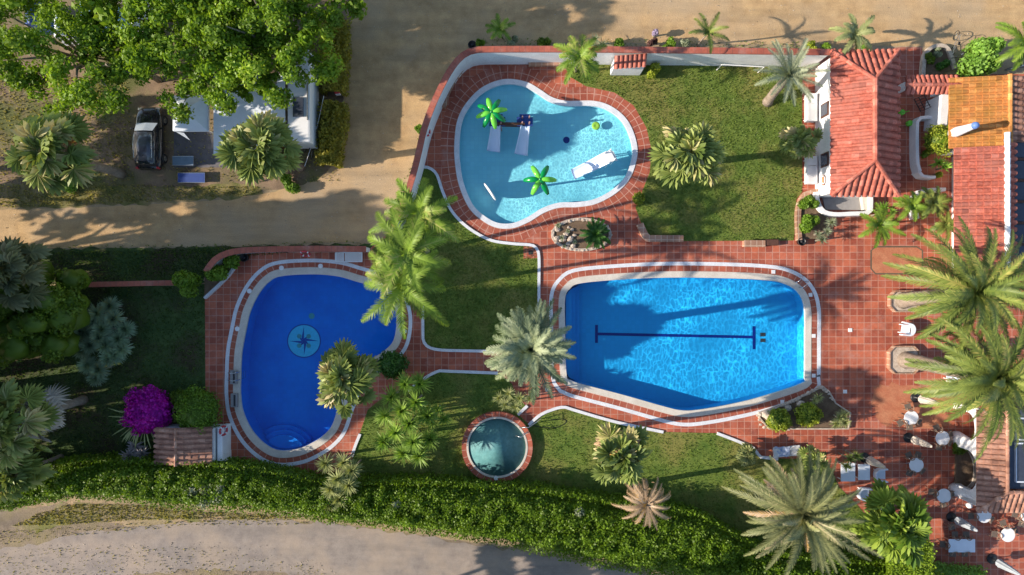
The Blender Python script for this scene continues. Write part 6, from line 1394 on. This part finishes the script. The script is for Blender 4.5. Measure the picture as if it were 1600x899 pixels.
# blue tarpaulins / tents far up in the campsite
def camp_tent(px, py, w_, d_, h, mat, label):
    c = P(px, py, h * .7); t = thing('camping_tent', label, 'tent', (c[0], c[1], 0), 'tents under the plane trees'); mb = MB(); x, y = c
    mb.add([(x - w_ / 2, y - d_ / 2, 0), (x + w_ / 2, y - d_ / 2, 0), (x + w_ / 2, y + d_ / 2, 0), (x - w_ / 2, y + d_ / 2, 0), (x - w_ / 2 + .1, y - d_ / 2 + .1, h * .7), (x + w_ / 2 - .1, y - d_ / 2 + .1, h * .7), (x + w_ / 2 - .1, y + d_ / 2 - .1, h * .7), (x - w_ / 2 + .1, y + d_ / 2 - .1, h * .7), (x, y - d_ / 2 + .1, h), (x, y + d_ / 2 - .1, h)],
           [(0, 1, 5, 4), (1, 2, 6, 5), (2, 3, 7, 6), (3, 0, 4, 7), (4, 5, 8), (6, 7, 9), (5, 6, 9, 8), (7, 4, 8, 9)]); mb.build('fabric', mat, t)
    mb = MB(); mb.tube([(x, y - d_ / 2, h + .02), (x, y + d_ / 2, h + .02)], .03, 6); mb.build('ridge_pole', METAL, t)
camp_tent(152, 8, 2.6, 2.6, 2.3, plain('light_blue_canvas', (.2, .42, .62), .6), 'light blue tent at the top edge of the campsite'); camp_tent(55, 22, 1.6, 1.8, 2.0, BLUEC, 'dark blue tent half hidden by the top left plane tree'); camp_tent(98, 42, 1.4, 1.6, 2.0, CANV, 'white tent glimpsed through the top left plane tree'); camp_tent(216, 15, 1.2, 3.2, 2.2, CANV, 'pale tent in the gap between the two large plane trees')
# sagging line with pennants by the caravan
a = V(506, 150, 1.8); b = V(476, 260, 1.2); mb = MB(); pts = [a.lerp(b, k / 10) - Vector((0, 0, .3 * math.sin(math.pi * k / 10))) for k in range(11)]; t = thing('pennant_line', 'line with small pennants strung beside the yellow hedge', 'line', (a.x, a.y, 0)); mb.tube(pts, .02, 5); mb.build('rope', PLAS, t)
for k, m_ in ((2, REDP), (5, REDP), (7, YELL)): p = pts[k]; f = MB(); f.lathe([(0, -.25), (.09, -.1), (.02, .0), (0, .01)], p, 8); f.build('pennant', m_, t)
for p in (a, b): f = MB(); f.tube([(p.x, p.y, 0), (p.x, p.y, p.z)], .025, 6); f.build('pole', METAL, t)
t = thing('road_sign', 'small red and white sign standing at the corner of the campsite hedge', 'sign', (*P(528, 146), 0)); c = P(528, 146, 1.0); f = MB(); f.tube([(c[0], c[1], 0), (c[0], c[1], 1.2)], .03, 6); f.build('post', METAL, t); f = MB(); f.box((c[0], c[1], 1.1), (.3, .12, .5), R(8)); f.build('panel', REDP, t); f = MB(); f.box((c[0] + .02, c[1] - .09, .98), (.32, .05, .3), R(8)); f.build('label_plate', PLAS, t)
# garden stones on the outside bed of the wall
t = thing('hose', 'thin dark garden hose lying on the lawn right of the whirlpool', 'hose', V(857, 668)); mb = MB(); mb.tube(smooth([V(830, 664, 0, .05)[:], V(850, 668, 0, .05)[:], V(872, 667, 0, .05)[:], V(884, 660, 0, .05)[:], V(880, 655, 0, .05)[:], V(860, 656, 0, .05)[:]], 5, False), .025, 6); mb.build('tube', BLACK, t)
t = thing('football_goal', 'thin white pole frame beside the top wall of the large lawn', 'frame', V(1165, 100)); a = V(1128, 101, 1.2); b = V(1194, 105, 1.2); mb = MB(); mb.tube([(a.x, a.y, 1.2), (b.x, b.y, 1.2)], .035, 6); mb.build('crossbar', PLAS, t)
for p in (a, b): mb = MB(); mb.tube([(p.x, p.y, .0), (p.x, p.y, 1.2)], .035, 6); mb.build('post', PLAS, t)
mb = MB(); q = PL([(818,384),(838,384),(842,403),(818,405)]); mb.prism(ccw(q), .0, .045); t = tag(mb.build('drain_pad', TILE), 'tiled pad with a small drain in the lawn corner', 'drain pad'); f = MB(); c = P(829, 395); f.box((c[0], c[1], .055), (.3, .3, .03)); f.build('drain_cover', DARK, t)
